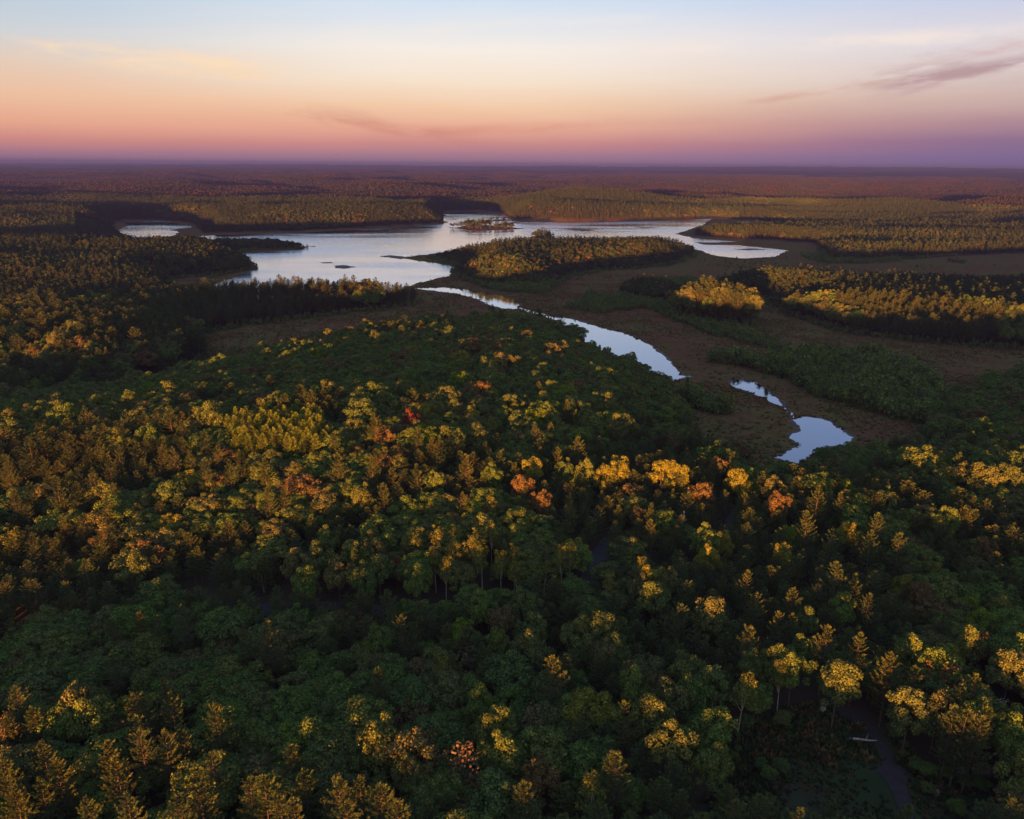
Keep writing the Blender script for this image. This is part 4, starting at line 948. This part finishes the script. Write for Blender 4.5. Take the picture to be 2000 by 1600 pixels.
# bog shrubs and young conifers
LIB_S = joined_collection("shrub_library", [(leaf_tree_shape, 4, [M['shrub'], M['bark']], 720, dict(H=5.4, rx=U(1.4, 2.0), rz=U(2.0, 2.6), cz=0.54, clusters=14, leaves=34, leaf=0.20, crad=(0.6, 1.0), limbs=2, tr=.08, low=-.8)), (young_conifer_shape, 4, [M['shrub'], M['bark']], 700, dict(H=U(6, 8), wide=U(1.3, 1.9)))])
sp_ = []
for poly, hs, spc in zip(SHRUB, (0.95, 1.55, 0.7, 1.3, 0.9, 0.6, 0.8, 0.6, 0.9, 0.8), (3.0, 3.1, 3.4, 2.6, 3.0, 3.0, 3.6, 3.0, 2.8, 2.6)):
    lo, hi = poly.min(0) - 4, poly.max(0) + 4
    gx_, gy_ = np.meshgrid(np.arange(lo[0], hi[0], spc), np.arange(lo[1], hi[1], spc))
    qx = (gx_ + rs.uniform(-.45, .45, gx_.shape) * spc).ravel(); qy = (gy_ + rs.uniform(-.45, .45, gy_.shape) * spc).ravel()
    jx = 5 * (fbm(qx, qy, 14, 83, 2) - .5); jy = 8 * (fbm(qx, qy, 14, 85, 2) - .5)
    m = inside(poly, qx + jx, qy + jy) & (rs.random(qx.shape) < 0.9)
    for a, b in zip(qx[m], qy[m]): sp_.append((a, b, hs * (0.6 + 0.8 * vnoise(np.array([a / 13]), np.array([b / 13]), 5)[0]) * rs.uniform(.7, 1.2)))
sp_ = np.array(sp_)
# a fringe of low bushes along the edge of the woods on the bog
x, y, rng = scatter(3.6, 300, 1300, 0.06, seed=8)
du_ = grid_at(DU, x, y, 130); m = (du_ > 0.5) & (du_ < 9)
fr = np.stack([x[m], y[m], rng.uniform(.35, .9, m.sum())], 1)
xq, yq, rng = scatter(7.0, 300, 1200, 0.06, seed=18)
mq = (grid_at(DU, xq, yq, 130) <= 0.1) & (fbm(xq, yq, 45, 111, 3) + .12 * rng.normal(0, 1, xq.shape) > 0.66) & ~wet_at(xq, yq)
sp_ = np.concatenate([sp_, fr, np.stack([xq[mq], yq[mq], rng.uniform(.12, .45, mq.sum())], 1)]); n = len(sp_); print("shrubs", n)
gn_scatter("bog_shrubbery", np.stack([sp_[:, 0], sp_[:, 1], height(sp_[:, 0], sp_[:, 1]) - .05], 1), np.stack([np.zeros(n), np.zeros(n), rs.random(n) * 6.28], 1), np.stack([np.maximum(.75, sp_[:, 2] * 1.15)] * 2 + [sp_[:, 2]], 1), np.where(rs.random(n) < .68, rs.integers(0, 4, n), rs.integers(4, 8, n)), LIB_S, "young conifers and bushes growing thickly on the bog", "shrubbery")

# sedge tussocks on the open bog and meadow
def tussock(rng, crown, wood, size=0.5):
    n = 16; a = rng.random(n) * 6.28; r = rng.uniform(0.1, 0.7, n)
    C = np.stack([np.cos(a) * r, np.sin(a) * r, np.full(n, 0.25)], 1); d = unit(np.stack([np.cos(a) * .5, np.sin(a) * .5, np.ones(n)], 1) + rng.normal(0, .2, (n, 3)))
    v = unit(np.cross(d, rng.normal(0, 1, (n, 3)))); crown.kites(C, d * size, v * size * .4, 0)
LIB_T = joined_collection("sedge_library", [(tussock, 3, [M['sedge'], M['bark']], 800, {}), (tussock, 1, [M['shrub'], M['bark']], 820, {})])
x, y, rng = scatter(2.3, 250, 900, 0.02, seed=9)
m = (grid_at(DU, x, y, 130) <= 0.2) & (fbm(x, y, 22, 91, 3) + .1 * rng.normal(0, 1, x.shape) > 0.5)
x, y = x[m], y[m]; px_, py_, _ = to_px(x, y, np.zeros_like(x))
wet = wet_at(x, y)
x, y = x[~wet], y[~wet]; n = len(x); print("sedge", n)
sz = rng.uniform(.5, 1.4, n) * (1 + .4 * (vnoise(x / 9, y / 9, 3) > .7))
gn_scatter("sedge_grass", np.stack([x, y, height(x, y)], 1), np.stack([np.zeros(n), np.zeros(n), rng.random(n) * 6.28], 1), np.stack([sz, sz, sz * .8], 1), np.where(rng.random(n) < .9, rng.integers(0, 3, n), 3), LIB_T, "reddish brown sedge tussocks covering the open bog", "sedge")

# rough grass, ferns and bushes on the meadow
lo, hi = MEADOW.min(0), MEADOW.max(0); lo[1] = max(lo[1], 60)
gx_, gy_ = np.meshgrid(np.arange(lo[0], hi[0], .85), np.arange(lo[1], hi[1], .85)); x = gx_.ravel() + rs.uniform(-.4, .4, gx_.size); y = gy_.ravel() + rs.uniform(-.4, .4, gx_.size)
ds_ = dist_line(STREAM, x, y); gm = fbm(x, y, 9, 99, 3) + .08 * rs.normal(0, 1, x.shape)
m = inside(MEADOW, x, y) & (ds_ > 1.6) & (gm > 0.27); x, y, gm = x[m], y[m], gm[m]; n = len(x); sz = rs.uniform(.5, 1.2, n) * (0.6 + 1.3 * sstep(gm, .45, .7))
gn_scatter("meadow_grass", np.stack([x, y, height(x, y)], 1), np.stack([np.zeros(n), np.zeros(n), rs.random(n) * 6.28], 1), np.stack([sz, sz, sz], 1), rs.integers(0, 4, n), joined_collection("meadow_library", [(tussock, 3, [M['fern'], M['bark']], 840, {}), (tussock, 1, [M['sedge'], M['bark']], 850, {})]), "rough dark grass and ferns on the shaded meadow", "grass")
gx_, gy_ = np.meshgrid(np.arange(lo[0], hi[0], 2.4), np.arange(lo[1], hi[1], 2.4)); x = gx_.ravel() + rs.uniform(-1, 1, gx_.size); y = gy_.ravel() + rs.uniform(-1, 1, gx_.size)
edge = np.minimum.reduce([dist_line(np.vstack([MEADOW, MEADOW[:1]]), x, y)]); m = inside(MEADOW, x, y) & (dist_line(STREAM, x, y) > 2.2) & ((edge < 3) | (fbm(x, y, 7, 101, 2) > .68)) & (rs.random(x.shape) < .45); x, y = x[m], y[m]; n = len(x)
sz = rs.uniform(.16, .5, n); print("meadow bushes", n)
gn_scatter("meadow_undergrowth", np.stack([x, y, height(x, y)], 1), np.stack([np.zeros(n), np.zeros(n), rs.random(n) * 6.28], 1), np.stack([sz * .8, sz * .8, sz * .55], 1), rs.integers(0, 6, n), LIB_O, "low bushes and saplings crowding the margin of the meadow", "undergrowth")

# far woods: plots of many trees, 2.4 km to 9 km
def plot_shape(rng, crown, wood, side=60.0, n=115, per=9):
    P = rng.uniform(-side / 2 - 2, side / 2 + 2, (n, 2)); H = rng.normal(11.0, 1.6, n).clip(7, 17); R = rng.uniform(2.2, 3.9, n)
    for (a, b), h, r in zip(P, H, R):
        d = unit(rng.normal(0, 1, (per, 3)) + np.array([0, 0, .45])); pos = np.array([a, b, h - r * 1.25]) + d * np.array([r, r, r * 1.3])
        nr = unit(d + rng.normal(0, .4, (per, 3))); u_ = unit(np.cross(nr, rng.normal(0, 1, (per, 3)))); v_ = np.cross(nr, u_); s = r * rng.uniform(.34, .56, (per, 1))
        crown.quads(pos, u_ * s, v_ * s, 0)
    wood.tube([(0, 0, 0), (0, 0, 5)], [.3, .2], 3, wood_mi[0])
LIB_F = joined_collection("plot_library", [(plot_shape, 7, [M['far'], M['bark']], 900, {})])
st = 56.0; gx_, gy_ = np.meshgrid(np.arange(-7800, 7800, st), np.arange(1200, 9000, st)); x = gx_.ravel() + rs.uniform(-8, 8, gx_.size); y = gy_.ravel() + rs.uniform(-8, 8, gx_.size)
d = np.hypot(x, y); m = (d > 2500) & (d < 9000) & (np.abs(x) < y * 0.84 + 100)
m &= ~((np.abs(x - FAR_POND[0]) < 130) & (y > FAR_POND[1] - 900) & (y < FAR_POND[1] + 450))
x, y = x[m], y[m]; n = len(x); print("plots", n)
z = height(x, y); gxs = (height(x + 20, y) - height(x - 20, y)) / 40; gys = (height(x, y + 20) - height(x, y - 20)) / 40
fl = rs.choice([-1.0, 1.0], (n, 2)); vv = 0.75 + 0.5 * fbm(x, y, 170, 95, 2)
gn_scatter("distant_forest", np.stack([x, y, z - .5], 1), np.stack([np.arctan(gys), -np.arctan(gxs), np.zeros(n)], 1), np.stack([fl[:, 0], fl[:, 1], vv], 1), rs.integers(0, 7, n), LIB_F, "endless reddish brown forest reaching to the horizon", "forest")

# ------------------------------------------------------------------ small things
def lathe_rock(name, c, s, seed, label):
    rng = np.random.default_rng(seed); V = []; F = []; nu, nv = 10, 6
    for j in range(nv + 1):
        th = math.pi * j / nv
        for i in range(nu):
            ph = 6.2832 * i / nu; k_ = 1 + rng.normal(0, .11)
            V.append((s[0] * k_ * math.sin(th) * math.cos(ph), s[1] * k_ * math.sin(th) * math.sin(ph), s[2] * k_ * math.cos(th)))
    for j in range(nv):
        for i in range(nu): F.append((j * nu + i, (j + 1) * nu + i, (j + 1) * nu + (i + 1) % nu, j * nu + (i + 1) % nu))
    o = mesh_obj(name, V, F, M['rock']); o.location = c; o['label'] = label; o['category'] = 'boulder'; o['group'] = 'boulders at the edge of the meadow'
for px_, py_, s_, sd, lb in ((1920, 1506, (2.0, 1.5, 1.4), 1, "broad pinkish boulder under the pines at the meadow edge"), (1882, 1506, (1.1, 0.9, 0.8), 2, "small grey boulder left of the broad one under the pines"), (1828, 1546, (0.8, 0.6, 0.7), 3, "small pale boulder standing by itself on the meadow right of the stream"), (1608, 1388, (0.7, 0.6, 1.1), 4, "upright pale stone at the head of the dark stream")):
    x, y, z = settle(px_, py_, 0.5, 1); lathe_rock("boulder", (x, y, z + s_[2] * .45), s_, sd, lb)
lg = Leaves(); lg.tube([(-2.6, 0, 0), (-1, .1, .08), (1.2, -.05, .12), (2.8, .2, .1)], [.26, .23, .19, .12], 7, 0); lg.tube([(0.6, 0, .1), (1.0, .5, .5), (1.2, .9, .9)], [.08, .06, .03], 4, 0)
me = lg.mesh("fallen_log", [M['dead']]); o = bpy.data.objects.new("fallen_log", me); COL.objects.link(o); x, y, z = settle(1684, 1446, .3, 1); o.location = (x, y, z + .35); o.rotation_euler = (0, 0, -.15)
o['label'] = "bleached fallen log lying across the meadow beside the stream"; o['category'] = 'fallen log'
def box(c, s):
    V = [(c[0] + a * s[0] / 2, c[1] + b * s[1] / 2, c[2] + d_ * s[2] / 2) for a in (-1, 1) for b in (-1, 1) for d_ in (-1, 1)]
    return V, [(0, 1, 3, 2), (4, 6, 7, 5), (0, 4, 5, 1), (2, 3, 7, 6), (0, 2, 6, 4), (1, 5, 7, 3)]
e = bpy.data.objects.new("sign_board", None); COL.objects.link(e); x, y, z = settle(1168, 1107, 1.4, 1); e.location = (x, y, z); e['label'] = "small white board on two posts at the end of the forest road"; e['category'] = 'sign'
v, f = box((0, 0, 1.5), (1.9, .06, .55)); mesh_obj("board", v, f, M['white'], parent=e)
for sx_ in (-.7, .7):
    v, f = box((sx_, .08, .9), (.1, .1, 1.8)); mesh_obj("post", v, f, M['bark'], parent=e)
# radio mast on the skyline
wm = at(1136, 327.5, 40.0) if ray(1136, 327.5)[2] < -0.004 else None
dm = ray(1136, 330); th = 15000.0; mx_, my_ = dm[0] / dm[1] * th, th
mz = height1(mx_, my_) + 12
e = bpy.data.objects.new("radio_mast", None); COL.objects.link(e); e.location = (mx_, my_, mz); e['label'] = "thin far radio mast with small white beacons on the horizon"; e['category'] = 'mast'
ztop = CAM_Z + th * math.tan(math.asin(ray(1136, 314)[2])) - mz
lt = Leaves()
for a in range(3): lt.tube([(1.6 * math.cos(a * 2.094), 1.6 * math.sin(a * 2.094), 0), (1.0 * math.cos(a * 2.094), 1.0 * math.sin(a * 2.094), ztop)], [.22, .18], 4, 0)
for q in np.arange(4, ztop, 6.0): lt.tube([(1.4, 0, q), (-.7, 1.2, q + 3), (-.7, -1.2, q + 6)], [.1, .1, .1], 3, 0)
o = bpy.data.objects.new("lattice", lt.mesh("lattice", [M['steel']])); COL.objects.link(o); o.parent = e
for py_ in (315.5, 319.5, 323.5):
    zz = CAM_Z + th * math.tan(math.asin(ray(1136, py_)[2])) - mz
    bl = Leaves(); bl.tube([(0, 0, -2.2), (0, 0, -1.4), (0, 0, 1.4), (0, 0, 2.2)], [.3, 1.0, 1.0, .3], 8, 0)
    o = bpy.data.objects.new("beacon", bl.mesh("beacon", [M['beacon']])); COL.objects.link(o); o.parent = e; o.location = (0, 0, zz)

# ------------------------------------------------------------------ haze
HZ = 9.0e-5
v, f = box((0, 8000, 0), (46000, 31600, 1)); zt = 168.0; v = [(a, b, (-4.0 if c < 0 else zt)) for a, b, c in v]
m, k = new_mat("haze_air"); pv = k.n('ShaderNodeVolumePrincipled'); pv.inputs['Color'].default_value = (0.036, 0.058, 0.27, 1); pv.inputs['Density'].default_value = HZ; pv.inputs['Anisotropy'].default_value = 0.0
o_ = k.n('ShaderNodeOutputMaterial'); k.l(pv.outputs[0], o_.inputs['Volume'])
hz = mesh_obj("haze", v, f, m); hz['kind'] = 'stuff'; hz['label'] = "thin violet evening haze over the whole landscape"
